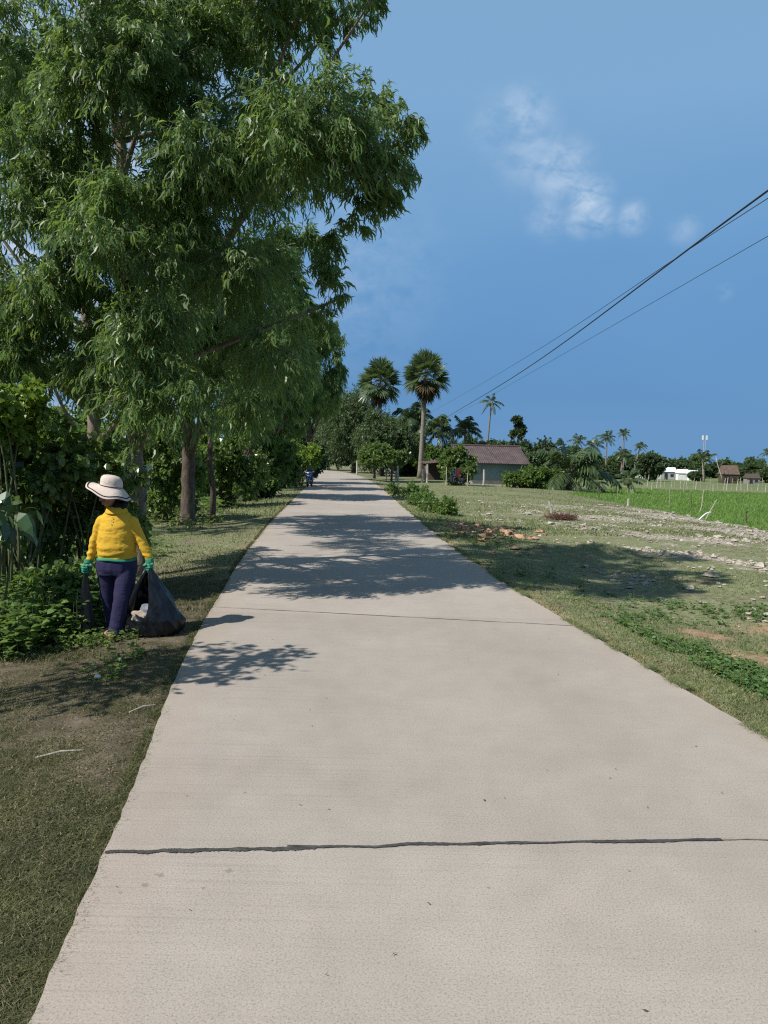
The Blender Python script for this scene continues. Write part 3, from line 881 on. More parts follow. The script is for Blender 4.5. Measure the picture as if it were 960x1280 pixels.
def shrub(name, label, base, w, h, n, rng, leafm, tw, k, L, W, r0=.2, r1=.4, droop=.15, seg=1, h0=.05, cat='shrub', group=None, stem=.012, depth=1.0, **kw):
    cl = blob_clumps(rng, n, w, h0, h, r0, r1, depth=depth)
    root = thing(name, label, cat, base, group=group)
    wd = MB()
    for c in cl:
        limb(wd, (rng.uniform(-.12, .12) * w, rng.uniform(-.12, .12) * w, -.05), c[:3], stem * (1 + .3 * h), stem * .4, rng, .1, 5, 5, sag=.15)
    wd.build('stems', M['stem'], root, smooth=True)
    cr = MB()
    crown_mesh(cr, cl, rng, tw, k, L, W, droop, seg, twig_r=stem * .3, wide=.5, outc=(0, 0, h * .3), **kw)
    cr.build('foliage', [leafm, M['stem']], root)
    return root


shrub('broadleaf_shrub', 'tall bush of round mid-green leaves directly behind the person, at the trunk foot', gp(112, 9.6), 1.9, 2.15, 22, rng, M['broad'], 24, 12, .085, .032, .25, .42, .2, 2)
shrub('broadleaf_shrub', 'broad dark-leaved bush at the left edge, left of the person and higher than her hat', gp(30, 9.2), 2.0, 2.35, 24, rng, M['broad'], 20, 11, .10, .038, .25, .45, .2, 2, h0=1.05)
shrub('broadleaf_shrub', 'low thick bush left of the person, reaching up to her elbow', gp(88, 8.2), 1.2, .7, 14, rng, M['weed'], 28, 11, .068, .029, .18, .32, .2, 2)
shrub('lime_shrub', 'sapling with bright yellow-green leaves at the left edge, above the bushes', gp(8, 8.5), .95, 2.62, 12, rng, M['lime'], 26, 11, .085, .028, .2, .32, .3, 2, h0=1.85)
shrub('bigleaf_sapling', 'sapling with a few large curled glossy leaves at the left frame edge', gp(-18, 7.3), 1.0, 1.5, 8, rng, M['glossy'], 4, 4, .19, .052, .2, .3, .35, 2, h0=.75, ldroop=.45)
shrub('leafy_bush', 'sunlit green bush between the pale sheet and the dark bare trunk', gp(205, 21.5), 2.6, 2.7, 28, rng, M['weed'], 28, 12, .13, .05, .3, .5, .2)
shrub('leafy_bush', 'green bush behind the dark bare trunk, right of it', gp(278, 27.5), 3.4, 3.0, 28, rng, M['broad'], 28, 12, .15, .055, .35, .55, .2)
shrub('leafy_bush', 'green bush under the third acacia, beside the mown grass', gp(325, 34), 3.4, 3.2, 26, rng, M['weed'], 26, 12, .18, .065, .4, .6, .2)
shrub('leafy_bush', 'dense bush reaching the grass strip behind the scooter', gp(340, 44), 3.4, 2.4, 20, rng, M['broad'], 26, 12, .2, .07, .4, .7, .2)
shrub('yellowing_bush', 'dark bush with yellowing leaf tips leaning over the road by the scooter', gp(373, 46.5), 3.0, 3.1, 24, rng, M['lime'], 12, 10, .2, .06, .4, .65, .3, h0=.5)
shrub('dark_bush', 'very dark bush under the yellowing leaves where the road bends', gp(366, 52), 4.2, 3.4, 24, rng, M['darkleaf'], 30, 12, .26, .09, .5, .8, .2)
shrub('leafy_bush', 'sunlit bush far behind the person, between the left trunks', gp(105, 36), 9.0, 4.2, 34, rng, M['weed'], 28, 12, .24, .09, .6, .9, .2)
shrub('leafy_bush', 'green bush far back at the left edge, across the small clearing', gp(15, 30), 7.0, 3.6, 34, rng, M['weed'], 26, 12, .16, .06, .4, .6, .2)
shrub('leafy_bush', 'wide green undergrowth bush between the second and third acacia', gp(235, 33), 5.0, 3.4, 30, rng, M['weed'], 24, 12, .2, .075, .5, .8, .2)
# sapling just outside the frame on the left, whose branch shades the slab edge
shrub('roadside_sapling', 'slim leafy sapling just outside the left edge, its shadow on the slab', np.array([-4.0, 4.95, float(ground_z(-4.0, 4.95))]), 2.3, 3.6, 16, rng, M['broad'], 12, 8, .10, .03, .3, .5, .3, 2, h0=1.6, depth=.8)

# right verge shrubs
for (px, d, w, h, lab) in [(508, 36, 2.2, .6, 'small bush on the right verge nearest the bend of the road'), (527, 30, 1.7, .48, 'middle one of three small bushes on the right verge'), (548, 26, 1.7, .36, 'small bush on the right verge nearest the orange soil')]:
    shrub('verge_bush', lab, gp(px, d), w, h, 14, rng, M['weed'], 15, 9, .11, .04, .25, .4, .2, group='small bushes on the right verge')

# ---- ground plants and turf (nobody could count them)
rng = np.random.default_rng(31)


def zone(n, y0, y1, fx, p=1.0):
    """n ground spots between depths y0 and y1; fx(y) gives the two x limits"""
    u = rng.random(n)
    y = (y0 ** (1 - p) + u * (y1 ** (1 - p) - y0 ** (1 - p))) ** (1 / (1 - p)) if p != 1 else y0 * (y1 / y0) ** u
    a, b = fx(y)
    x = a + (b - a) * rng.random(n)
    return x, y


def put(x, y, dz=-0.004):
    return np.stack([x, y, ground_z(x, y) + dz], 1)


def keep(x, y, f):
    return x[f], y[f]


def lfx(y): return np.minimum(-.60 * y - .6, xL(y) - .5), xL(y) + .015
def rfx(y): return xR(y) - .02, np.maximum(.62 * y + 1.0, xR(y) + 1)


def patch(x, y, s=1.3, th=-.15, ph=0):
    return wob(x, y, s, ph) + .5 * wob(x, y, s * 3.1, ph + 1) + .25 * rng.normal(size=len(x)) > th


tf = MB()
x, y = zone(150000, 1.6, 7.0, lfx, 1.4); x, y = keep(x, y, patch(x, y, 2.1, -.4))
tf.blades(put(x, y), rng.uniform(.010, .032, len(x)), rng.uniform(.0012, .0026, len(x)), 1.3, rng)
x, y = zone(60000, 1.6, 7.0, lfx, 1.4); x, y = keep(x, y, patch(x, y, 1.7, -.1, 3))
A = unit(rng, len(x)); A[:, 2] = np.abs(A[:, 2]) * .4
tf.leaves(put(x, y, .006), A, np.array([0, 0, 1.0]) + .5 * unit(rng, len(x)), rng.uniform(.008, .02, len(x)), rng.uniform(.002, .005, len(x)), 1, 0, 0)
x, y = zone(420, 1.7, 8, lfx, 1.2); f = patch(x, y, 1.1, .1, 6); x, y = x[f], y[f]
n = 26; x = np.repeat(x, n) + rng.normal(size=len(x) * n) * .035; y = np.repeat(y, n) + rng.normal(size=len(y) * n) * .035
x, y = keep(x, y, x < xL(y) - .02)
tf.blades(put(x, y), rng.uniform(.02, .06, len(x)), rng.uniform(.0014, .0026, len(x)), 1.2, rng)
x, y = zone(52000, 6.5, 24, lfx, 1.3); x, y = keep(x, y, (x > xL(y) - 4) & patch(x, y, 1.2, -.3))
tf.blades(put(x, y), rng.uniform(.025, .06, len(x)), rng.uniform(.003, .006, len(x)), .8, rng)
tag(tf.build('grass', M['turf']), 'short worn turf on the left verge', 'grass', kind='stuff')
tf = MB()
x, y = zone(130000, 4.0, 26, rfx, 1.5)
dd = x - xR(y); x, y = keep(x, y, ((dd < .9) | patch(x, y, .9, -.25)) & (rng.random(len(x)) < np.where(dd < 1.0, .8, .7)) & (stony_mask(x, y) < .3 + .5 * rng.random(len(x))) & (bare_mask(x, y) < .3 + .4 * rng.random(len(x))))
tf.blades(put(x, y), rng.uniform(.014, .045, len(x)), .0014 + .00032 * y * rng.uniform(.6, 1.3, len(x)), .8, rng)
x, y = zone(60000, 20, 66, rfx, 1.2); x, y = keep(x, y, ~paddy_mask(x, y) & patch(x, y, .7, -.45) & (stony_mask(x, y) < .3 + .5 * rng.random(len(x))))
tf.blades(put(x, y), rng.uniform(.04, .10, len(x)), rng.uniform(.006, .014, len(x)), .8, rng)
x, y = zone(26000, 22, 70, lfx, 1.1); x, y = keep(x, y, x > xL(y) - 6)
tf.blades(put(x, y), rng.uniform(.05, .13, len(x)), rng.uniform(.008, .016, len(x)), .7, rng)
tag(tf.build('grass', M['turf_green']), 'greener grass of the right field and the far verges', 'grass', kind='stuff')
# grass creeping over the slab edges
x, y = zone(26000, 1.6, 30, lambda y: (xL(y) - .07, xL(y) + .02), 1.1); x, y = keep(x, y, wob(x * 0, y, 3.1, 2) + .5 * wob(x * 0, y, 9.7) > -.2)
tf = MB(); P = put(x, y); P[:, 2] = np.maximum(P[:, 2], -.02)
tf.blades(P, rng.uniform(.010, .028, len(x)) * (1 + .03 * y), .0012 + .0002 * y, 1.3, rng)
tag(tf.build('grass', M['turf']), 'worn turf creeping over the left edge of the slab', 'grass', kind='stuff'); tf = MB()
x, y = zone(26000, 3.6, 30, lambda y: (xR(y) - .025, xR(y) + .08), 1.1); x, y = keep(x, y, wob(x * 0, y, 2.7, 5) + .5 * wob(x * 0, y, 8.3) > -.3)
P = put(x, y); P[:, 2] = np.maximum(P[:, 2], -.02)
tf.blades(P, rng.uniform(.02, .05, len(x)) * (1 + .02 * y), .0014 + .0002 * y, 1.3, rng)
tag(tf.build('grass', M['turf_green']), 'grass creeping over the right edge of the slab', 'grass', kind='stuff')
# young rice
tf = MB()
x, y = zone(110000, 19.5, 84, lambda y: (12.7 + 0 * y, .66 * y + 3), 1.0); x, y = keep(x, y, paddy_mask(x, y))
tf.blades(put(x, y), rng.uniform(.10, .22, len(x)), .003 + .0003 * y, .3, rng)
tag(tf.build('rice', M['rice']), 'bright green young rice in the paddy', 'rice', kind='stuff')


# leafy ground cover
def rosettes(mb_, x, y, h, nl, L, W, seg=1):
    n = len(x)
    P0 = put(x, y, 0)
    hh = np.broadcast_to(h, (n,)) if np.ndim(h) <= 1 else h
    P = np.repeat(P0, nl, 0); H = np.repeat(hh, nl)
    a = rng.uniform(0, 2 * PI, len(P)); rad = np.stack([np.cos(a), np.sin(a), 0 * a], 1)
    t = rng.random(len(P))
    P = P + rad * (H * .35 * t)[:, None]; P[:, 2] += H * t
    A = rad + np.array([0, 0, .25]) + .3 * unit(rng, len(P))
    Nn = np.array([0, 0, 1.0]) + .45 * unit(rng, len(P))
    ln = L * rng.uniform(.6, 1.3, len(P))
    mb_.leaves(P, A, Nn, ln, ln * W / L, seg, 0, .15, 0, .5)
    mb_.prism(P0, P0 + np.c_[rng.normal(size=(n, 2)) * .1 * hh[:, None], hh], .003, .002, 1)


wd = MB()
# the bank of leafy weeds left of the person
x, y = zone(1300, 6.6, 9.2, lfx, 1.0); x, y = keep(x, y, (x < -2.72 - .12 * (y - 7)) & (x < np.where(y < 7.15, -3.1, 0)) & ~((np.abs(x + 2.45) < .45) & (y < 7.6)))
rosettes(wd, x, y, rng.uniform(.14, .52, len(x)), 13, .085, .034, 2)
x, y = zone(800, 5.7, 7.6, lfx, 1.0); x, y = keep(x, y, (x < -2.05) & patch(x, y, 1.6, .25, 4))
rosettes(wd, x, y, rng.uniform(.03, .13, len(x)), 9, .05, .02)
x, y = zone(2600, 9, 24, lfx, 1.1); x, y = keep(x, y, (x < xL(y) - 1.5) & patch(x, y, .8, -.1, 2))
rosettes(wd, x, y, rng.uniform(.08, .4, len(x)), 11, .09, .036)
x, y = zone(2200, 24, 60, lfx, 1.0); x, y = keep(x, y, (x < xL(y) - 1.8))
rosettes(wd, x, y, rng.uniform(.2, .6, len(x)), 10, .16, .06)
tag(wd.build('ground_cover', [M['weed'], M['stem']]), 'leafy weeds under the trees on the left', 'weeds', kind='stuff')
wd = MB()
x, y = zone(5200, 5.0, 11, rfx, 1.3); x, y = keep(x, y, (x - xR(y) > .55) & (patch(x, y, 1.3, -.05, 5) | ((x - xR(y) > 1.6) & patch(x, y, 1.9, .1, 2))) & (y < 10.5) & (bare_mask(x, y) < .3))
rosettes(wd, x, y, rng.uniform(.015, .09, len(x)), 8, .04, .017)
x, y = zone(700, 10, 26, lambda y: (xR(y) + .1, xR(y) + 1.6), 1.0); x, y = keep(x, y, patch(x, y, .9, .1, 3))
rosettes(wd, x, y, rng.uniform(.05, .2, len(x)), 8, .06, .024)
tag(wd.build('ground_cover', [M['weed_bright'], M['stem']]), 'bright green creeping weeds on the right verge', 'weeds', kind='stuff')
# tiny creeping leaves and dead leaf litter
lt = MB()
x, y = zone(9000, 1.6, 10, lfx, 1.4); x, y = keep(x, y, x > xL(y) - 5)
P = put(x, y, .004); A = unit(rng, len(x)); A[:, 2] *= .3; Nn = np.array([0, 0, 1.0]) + .5 * unit(rng, len(x))
lt.leaves(P, A, Nn, rng.uniform(.008, .03, len(x)), rng.uniform(.0015, .005, len(x)), 1, 0, 0)
x, y = zone(2200, 4, 14, lambda y: (xR(y), xR(y) + 3.2), 1.3)
P = put(x, y, .004); A = unit(rng, len(x)); A[:, 2] *= .3; Nn = np.array([0, 0, 1.0]) + .5 * unit(rng, len(x))
lt.leaves(P, A, Nn, rng.uniform(.02, .06, len(x)), rng.uniform(.004, .01, len(x)), 1, 0, 0)
tag(lt.build('litter', M['dry']), 'dead leaves and stalks lying in the turf', 'leaf litter', kind='stuff')
lt = MB()
x, y = zone(60, 1.6, 9, lambda y: (xL(y) + .1, xR(y) - .1), 1.2)
P = np.stack([x, y, np.full(len(x), .006)], 1); A = unit(rng, len(x)); A[:, 2] *= .15; Nn = np.array([0, 0, 1.0]) + .3 * unit(rng, len(x))
lt.leaves(P, A, Nn, rng.uniform(.008, .022, len(x)), rng.uniform(.002, .005, len(x)), 1, 0, 0)
tag(lt.build('litter', M['darkwood']), 'specks of dead leaf on the concrete', 'leaf litter', kind='stuff')

# ---- pale rubble in the field
rng = np.random.default_rng(41)


def rubble(name, label, mat, x, y, s, sink=.35):
    bm_ = MB()
    base = MB(); base.ell((0, 0, 0), 1, seg=6, rings=5)
    bv = base.V[0]; bf = base.F
    for k in range(len(x)):
        d = bv * (1 + .34 * rng.normal(size=(len(bv), 1))) * np.array([rng.uniform(.7, 1.4), rng.uniform(.7, 1.4), rng.uniform(.3, .6)]) * s[k]
        a = rng.uniform(0, 6.3); ca_, sa_ = math.cos(a), math.sin(a)
        d = np.c_[d[:, 0] * ca_ - d[:, 1] * sa_, d[:, 0] * sa_ + d[:, 1] * ca_, d[:, 2]]
        bm_.add(d + np.array([x[k], y[k], float(ground_z(x[k], y[k])) + s[k] * sink]), [f.copy() for f in bf])
    return tag(bm_.build(name, mat), label, 'rubble', kind='stuff')


x, y = zone(30000, 9, 38, rfx, .6)
pr = .035 * sstep(1.5, 4, x - xR(y)) + .95 * stony_mask(x, y)
f = (rng.random(len(x)) < pr) & ~paddy_mask(x, y); x, y = x[f], y[f]
rubble('rubble', 'pale limestone rubble scattered over the right field', M['stone'], x, y, rng.lognormal(-3.95, .6, len(x)).clip(.010, .10))
n = 260
x = 2.45 + rng.normal(size=n) * .6; y = 19.9 + rng.normal(size=n) * 1.5; f = x > xR(y) + .5; x, y = x[f], y[f]
rubble('rubble', 'heap of orange clods on the right verge at the edge of the shade', M['clod'], x, y, rng.lognormal(-2.9, .45, len(x)).clip(.02, .17))
n = 26
x = 4.1 + rng.normal(size=n) * .5; y = 6.9 + rng.normal(size=n) * .6
rubble('rubble', 'small clods on the bare patch of the near right verge', M['clod'], x, y, rng.uniform(.006, .02, n))

# ------------------------------------------------------------------ palms
def frond(mb_, o, az, el, L, rng, n=26, ll=.78, w=.028, curve=1.0, m=0, mr=1):
    """one pinnate frond: a rachis bending under its weight and two rows of hanging leaflets"""
    t = np.linspace(0, 1, 9); h = np.array([math.cos(az), math.sin(az), 0])
    P = np.array([o + h * L * (tt * math.cos(el) * (1 - .18 * tt)) + np.array([0, 0, L * (tt * math.sin(el) - curve * .55 * tt * tt)]) for tt in t])
    mb_.tube(P, np.linspace(.03, .008, 9) * L / 3.5, 4, mr)
    tt = np.linspace(.16, 1, n)
    Q = np.stack([np.interp(tt, t, P[:, k]) for k in range(3)], 1)
    T = np.gradient(Q, axis=0); T /= np.linalg.norm(T, axis=1)[:, None]
    side = np.cross(T, [0, 0, 1.0]); side /= np.linalg.norm(side, axis=1)[:, None] + 1e-6
    ln = ll * L / 3.5 * np.sin(np.clip(tt * .9 + .12, 0, 1) * PI) ** .5
    for s in (-1, 1):
        A = side * s * .8 + T * .55 + np.array([0, 0, -.35]) + .12 * rng.normal(size=(n, 3))
        Nn = np.cross(A, T) * s
        mb_.leaves(Q, A, Nn, ln * rng.uniform(.8, 1.15, n), w * L / 3.5, 2, 0, .35, m)


def coconut(name, label, base, H, L, nf, rng, lean=(.0, .0), r=.14, group=None, low=-.5, trunk=True, w=.05, n=30):
    root = thing(name, label, 'palm', base, group=group)
    top = np.array([lean[0], lean[1], H])
    td = MB()
    t = np.linspace(0, 1, 9)[:, None]
    P = np.array([0, 0, -.1]) + (top - np.array([0, 0, -.1])) * t; P[:, :2] = np.array(lean) * t ** 1.7
    td.tube(P, np.linspace(r * 1.25, r * .75, 9), 9)
    td.ell(top, (r * 1.5, r * 1.5, r * 2.2))
    td.build('trunk', M['palmbark'], root, smooth=True)
    cr = MB(); nf = int(nf * 1.3)
    for k in range(nf):
        u = (k + .5) / nf
        el = R(82) * (1 - u) ** .8 + low * u + rng.normal() * .1
        frond(cr, top + np.array([0, 0, r]), k * 2.4 + rng.normal() * .25, el, 1.15 * L * rng.uniform(.8, 1.1) * (.75 + .25 * math.sin(PI * min(u + .25, 1))), rng, n=n, curve=.75 + .5 * rng.random(), w=w)
    for k in range(5):
        cr.ell(top + np.array([.22 * math.cos(k * 1.3), .22 * math.sin(k * 1.3), -.12 - .08 * (k % 2)]), .11, 1, 8, 6)
    cr.build('crown', [M['palm'], M['stem']], root)
    return root


def fan_leaf(mb_, o, d, R_, rng, m=0, pet=.9, droopy=0.0):
    d = d / np.linalg.norm(d)
    c = o + d * pet
    mb_.tube([o, o + d * pet * .5 + np.array([0, 0, .03]), c], [.03, .022, .018], 4, 1)
    s = np.cross(d, [0, 0, 1.0]); s /= np.linalg.norm(s) + 1e-6
    u = np.cross(s, d); tw = rng.normal() * .5
    s, u = s * math.cos(tw) + u * math.sin(tw), u * math.cos(tw) - s * math.sin(tw)
    n = 26
    a = np.linspace(-2.35, 2.35, n)
    A = np.cos(a)[:, None] * d + np.sin(a)[:, None] * s + (.22 * np.abs(np.sin(a)))[:, None] * u + .04 * rng.normal(size=(n, 3))
    Nn = np.tile(u, (n, 1)) + .3 * s * np.where(np.arange(n) % 2, 1, -1)[:, None]
    mb_.leaves(np.tile(c, (n, 1)), A, Nn, R_ * rng.uniform(.85, 1.05, n) * (1 - .18 * np.abs(a) / 2.35), R_ * .062, 2, 0, .12 + droopy, m)


def sugar_palm(label, base, H, Rc, rng, lean=(0, 0), group=None):
    root = thing('sugar_palm', label, 'palm', base, group=group)
    top = np.array([lean[0], lean[1], H])
    td = MB(); t = np.linspace(0, 1, 12)[:, None]
    P = np.array([0, 0, -.1]) * (1 - t) + top * t
    td.tube(P, np.interp(t[:, 0], [0, .08, .5, .92, 1], [.36, .27, .21, .23, .26]), 12)
    td.build('trunk', M['palmbark'], root, smooth=True)
    cr, dead = MB(), MB()
    for k in range(40):
        z = 1 - 1.72 * (k + .5) / 40
        a = k * 2.39996 + rng.normal() * .2
        rr = math.sqrt(max(0, 1 - z * z))
        d = np.array([rr * math.cos(a), rr * math.sin(a), z + .12])
        f = Rc * rng.uniform(.92, 1.05)
        brown = z < -.45 and rng.random() < .35
        fan_leaf(dead if brown else cr, top + np.array([0, 0, .1 + .35 * z]), d, f * .5, rng, 0, f * .52, .25 if z < -.2 else 0)
    for k in range(11):
        a = rng.uniform(0, 6.3); d = np.array([math.cos(a) * .55, math.sin(a) * .55, -1 - rng.random() * .4])
        fan_leaf(dead, top + np.array([0, 0, -.3 - .6 * rng.random()]), d, Rc * .42, rng, 0, Rc * .25, .3)
    cr.build('crown', [M['fan'], M['stem']], root)
    dead.build('dead_leaves', [M['deadfan'], M['darkwood']], root)
    for k in range(7):
        a = k * .9; nt_ = MB(); nt_.ell(top + np.array([.4 * math.cos(a), .4 * math.sin(a), -.2 - .45 * ((k * 3) % 7) / 7]), .13, 0, 8, 6); nt_.build('fruit', M['darkwood'], root, smooth=True)
    return root


def htop(px, py, d, base):
    return float(at(px, py, d)[2] - base[2])


rng = np.random.default_rng(51)
b = gp(525, 80); hc = htop(531, 472, 80, b)
sugar_palm('sugar palm with a full round fan crown on a tall clear trunk', b, hc, 2.85, rng, (.35, 0))
b = gp(474, 92); hc = htop(473, 480, 92, b)
sugar_palm('sugar palm with ragged lopsided fan crown rising out of the feathery green tree', b, hc, 3.05, rng, (-.1, 0))

b = gp(514, 92); coconut('coconut_palm', 'coconut palm with broad drooping crown just left of the clear sugar palm trunk', b, htop(508, 528, 92, b), 4.2, 20, rng)
b = gp(547, 88); coconut('coconut_palm', 'coconut palm where the wires end, right of the clear sugar palm trunk', b, htop(544, 540, 88, b), 3.6, 20, rng)
b = gp(580, 84); coconut('coconut_palm', 'coconut palm with compact upright crown behind the left end of the house roof', b, htop(580, 540, 84, b), 2.7, 20, rng, low=-.3)
b = gp(607, 98); coconut('coconut_palm', 'thin ragged coconut palm with bare pale trunk standing above the house roof', b, htop(611, 504, 98, b), 2.0, 9, rng, (.5, 0), .12, low=-.7)
b = gp(712, 62); coconut('coconut_palm', 'low wide palm with long arching fronds, trunk hidden, right of the leafy mound', b, .9, 5.4, 19, rng, r=.25, low=-.25, w=.04, n=34)
b = gp(700, 68); coconut('coconut_palm', 'dark short palm behind the low arching palm, left of it', b, 1.8, 2.9, 14, rng, r=.2, low=-.2, w=.035)
b = gp(746, 70); coconut('coconut_palm', 'small stemless young palm at the paddy edge, left of two', b, .5, 2.1, 9, rng, r=.1, low=.1)
b = gp(786, 66); coconut('coconut_palm', 'small young palm with yellowing fronds at the paddy edge, right of two', b, 1.0, 2.2, 9, rng, r=.1, low=-.2)
FARP = [(723, 550, 150, 2.6, 'far coconut palm, leftmost of the skyline row, round crown on a straight trunk'), (741, 556, 150, 3.0, 'far coconut palm with heavy drooping crown, second in the skyline row'), (757, 546, 155, 2.9, 'far coconut palm with flat spread crown, third in the skyline row'),
        (779, 541, 160, 2.3, 'tallest far coconut palm of the skyline row, small crown on a thin trunk'), (776, 567, 140, 2.6, 'short far coconut palm in front of the tallest one'), (799, 557, 150, 2.0, 'far coconut palm with a leaning pale trunk, rightmost of the skyline row'), (880, 574, 135, 3.3, 'dark upright palm in front of the thin mast'), (961, 566, 150, 2.4, 'far palm at the right edge of the picture')]
for i, (px, py, d, L, lab) in enumerate(FARP):
    b = gp(px + (-7 if i == 5 else 0), d)
    coconut('coconut_palm', lab, b, htop(px, py + 2, d, b), L, 15, rng, (1.1 if i == 5 else rng.normal() * .2, 0), .15, n=14, w=.07, low=.1 if i == 6 else -.45)

# ------------------------------------------------------------------ trees behind
rng = np.random.default_rng(61)


def bush_tree(label, px, d, py, wpx, rng, leafm, n=26, low=.12, L=.22, W=.07, tw=26, k=12, name='tree', trunk=True, depth=.9, r=None, cat='tree', group=None, droop=.3):
    b = gp(px, d); H = htop(px, py, d, b); w = 1.2 * wpx / FPX * d
    rr = r or (.16 * min(w, H), .27 * min(w, H))
    cl = blob_clumps(rng, n, w, H * low, H, rr[0], rr[1], depth=depth)
    return tree(name, label, cat, b, [(0, 0, -.1, .05 + .02 * H), (.05, 0, H * .3, .04 + .016 * H), (0, .05, H * .75, .03)], cl, rng, leafm, M['bark'], tw, k, L, W, droop, 1, 0, .01, limbs=.6, group=group)


bush_tree('broad feathery green tree at the bend of the road', 442, 103, 480, 88, rng, M['farleaf'], 46, .1, .34, .07, 44, 14)
bush_tree('leafy tree hiding the trunk of the left sugar palm', 478, 86, 512, 66, rng, M['farleaf'], 36, .05, .3, .075, 40, 12)
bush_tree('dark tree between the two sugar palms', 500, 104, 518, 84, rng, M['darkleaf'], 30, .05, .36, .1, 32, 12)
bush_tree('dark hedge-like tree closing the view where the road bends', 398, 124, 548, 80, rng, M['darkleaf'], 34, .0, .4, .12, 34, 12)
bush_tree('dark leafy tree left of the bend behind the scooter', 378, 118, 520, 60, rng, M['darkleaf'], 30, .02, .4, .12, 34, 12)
bush_tree('small bright green tree with a short trunk beside the slat table', 468, 72, 553, 38, rng, M['weed'], 22, .3, .2, .07, 26, 12)
bush_tree('small rounded tree behind the slat table', 495, 76, 562, 30, rng, M['broad'], 16, .4, .2, .07, 24, 12)
bush_tree('tall bush behind the clear sugar palm trunk', 536, 86, 556, 44, rng, M['weed'], 22, .05, .24, .08, 26, 12)
bush_tree('dark tree left of the clear sugar palm trunk', 512, 90, 548, 54, rng, M['darkleaf'], 22, .05, .3, .09, 28, 12)
bush_tree('big rounded bush hiding the left end of the house', 572, 59, 556, 38, rng, M['broad'], 34, .02, .2, .07, 34, 12, name='bush', cat='bush')
bush_tree('dark ragged tree behind the right end of the house', 645, 84, 545, 34, rng, M['darkleaf'], 22, .1, .3, .09, 28, 12)
bush_tree('narrow leafy treetop rising above the house roof on its right', 646, 86, 518, 18, rng, M['darkleaf'], 12, .55, .3, .09, 22, 12)
bush_tree('low dark tree behind the middle of the house roof', 618, 82, 545, 40, rng, M['farleaf'], 22, .1, .3, .09, 26, 12)
bush_tree('tree behind the leafy mound right of the house', 672, 90, 550, 58, rng, M['darkleaf'], 30, .05, .32, .1, 30, 12)
bush_tree('tree behind the low arching palm', 706, 100, 556, 60, rng, M['farleaf'], 26, .05, .36, .11, 28, 12)
bush_tree('mid-green tree between the rounded bush and the coconut palms behind it', 562, 96, 548, 44, rng, M['farleaf'], 24, .05, .32, .09, 30, 12)
bush_tree('green treetop just above the left half of the house roof', 592, 92, 545, 36, rng, M['farleaf'], 20, .1, .32, .09, 28, 12)
bush_tree('green tree filling the gap behind the right roof corner', 657, 78, 556, 34, rng, M['farleaf'], 20, .05, .28, .08, 28, 12)
bush_tree('dark tree at the far edge of the paddy behind the young palms', 738, 125, 574, 46, rng, M['darkleaf'], 24, .05, .4, .12, 28, 12)
b = gp(668, 61)
shrub('leafy_mound', 'spreading mound of bright green leaves between house and low palm', b, 5.2, 1.75, 40, rng, M['weed'], 26, 11, .2, .08, .35, .6, .15, depth=.5, cat='bush')
bush_tree('dark round tree in front of the white buildings', 812, 128, 567, 30, rng, M['darkleaf'], 24, .12, .4, .14, 30, 12)
FART = [(722, 160, 572, 34), (742, 165, 574, 34), (765, 170, 571, 36), (790, 172, 574, 34), (798, 185, 570, 40), (826, 190, 570, 40), (842, 196, 574, 36), (856, 200, 574, 34), (874, 180, 578, 34), (895, 186, 577, 40), (914, 150, 585, 34), (922, 190, 578, 40), (935, 140, 588, 40), (945, 185, 580, 44), (966, 140, 580, 40), (980, 180, 576, 50), (1010, 170, 576, 60), (748, 140, 586, 26), (770, 138, 588, 26), (870, 140, 588, 22), (690, 150, 566, 40)]
protos = []
for s in range(3):
    cl = blob_clumps(np.random.default_rng(70 + s), 26, 6.0, .2, 5.2, .8, 1.4)
    protos.append(cl)
first = {}
for i, (px, d, py, w) in enumerate(FART):
    b = gp(px, d); H = htop(px, py, d, b); W_ = w / FPX * d
    lab = 'dark green tree of the far treeline behind the fenced paddy'
    k = i % 3
    sc = (W_ / 6.0, W_ / 6.0, max(H, .8) / 5.4)
    if k not in first:
        first[k] = tree('treeline_tree', lab, 'tree', b, [(0, 0, -.1, .2), (0, .05, 2, .14), (.1, 0, 4.3, .05)], protos[k], np.random.default_rng(80 + k), M['farleaf'] if k else M['darkleaf'], M['bark'], 30, 12, .42, .15, .3, 1, 0, .012, group='trees of the far treeline', limbs=.6)
        first[k].scale = sc
    else:
        dup(first[k], b, i * 1.3, sc, lab)
fw = MB(); rngw = np.random.default_rng(77)
cl = []
for k in range(260):
    x = -160 + 520 * rngw.random(); y = 250 + 60 * rngw.random()
    cl.append((x, y, float(ground_z(x, y)) + 2.0 + 3.5 * rngw.random(), 2.6))
crown_mesh(fw, cl, rngw, 46, 8, 1.1, .42, .2, twig_r=0)
tag(fw.build('forest', M['farleaf']), 'far belt of woodland closing the horizon', 'woodland', kind='stuff')

# ------------------------------------------------------------------ the house by the field
M['roofsheet'] = plain('maroon_roof_sheet', (0.075, 0.052, 0.051), 0.6, .22, 1.5, c2=(.115, .082, .08), spec=.4)
M['wallsheet'] = plain('grey_green_sheet_wall', (0.26, 0.31, 0.295), 0.7, .14, 1.2)
M['plinth'] = plain('pale_block_plinth', (0.50, 0.46, 0.40), 0.9, .2, 3)
M['dark'] = plain('dark_opening', (0.03, 0.028, 0.026), 0.9, .3, 3)
M['timber'] = plain('weathered_timber', (0.30, 0.25, 0.19), 0.9, .3, 5, stretch=(5, 5, 1))
M['post'] = plain('pale_post', (0.40, 0.37, 0.32), 0.9, .25, 6)
M['white'] = plain('white_paint', (0.74, 0.74, 0.72), 0.6, .1, 3)
M['wire'] = plain('wire', (0.02, 0.02, 0.022), 0.6, .2, 3)


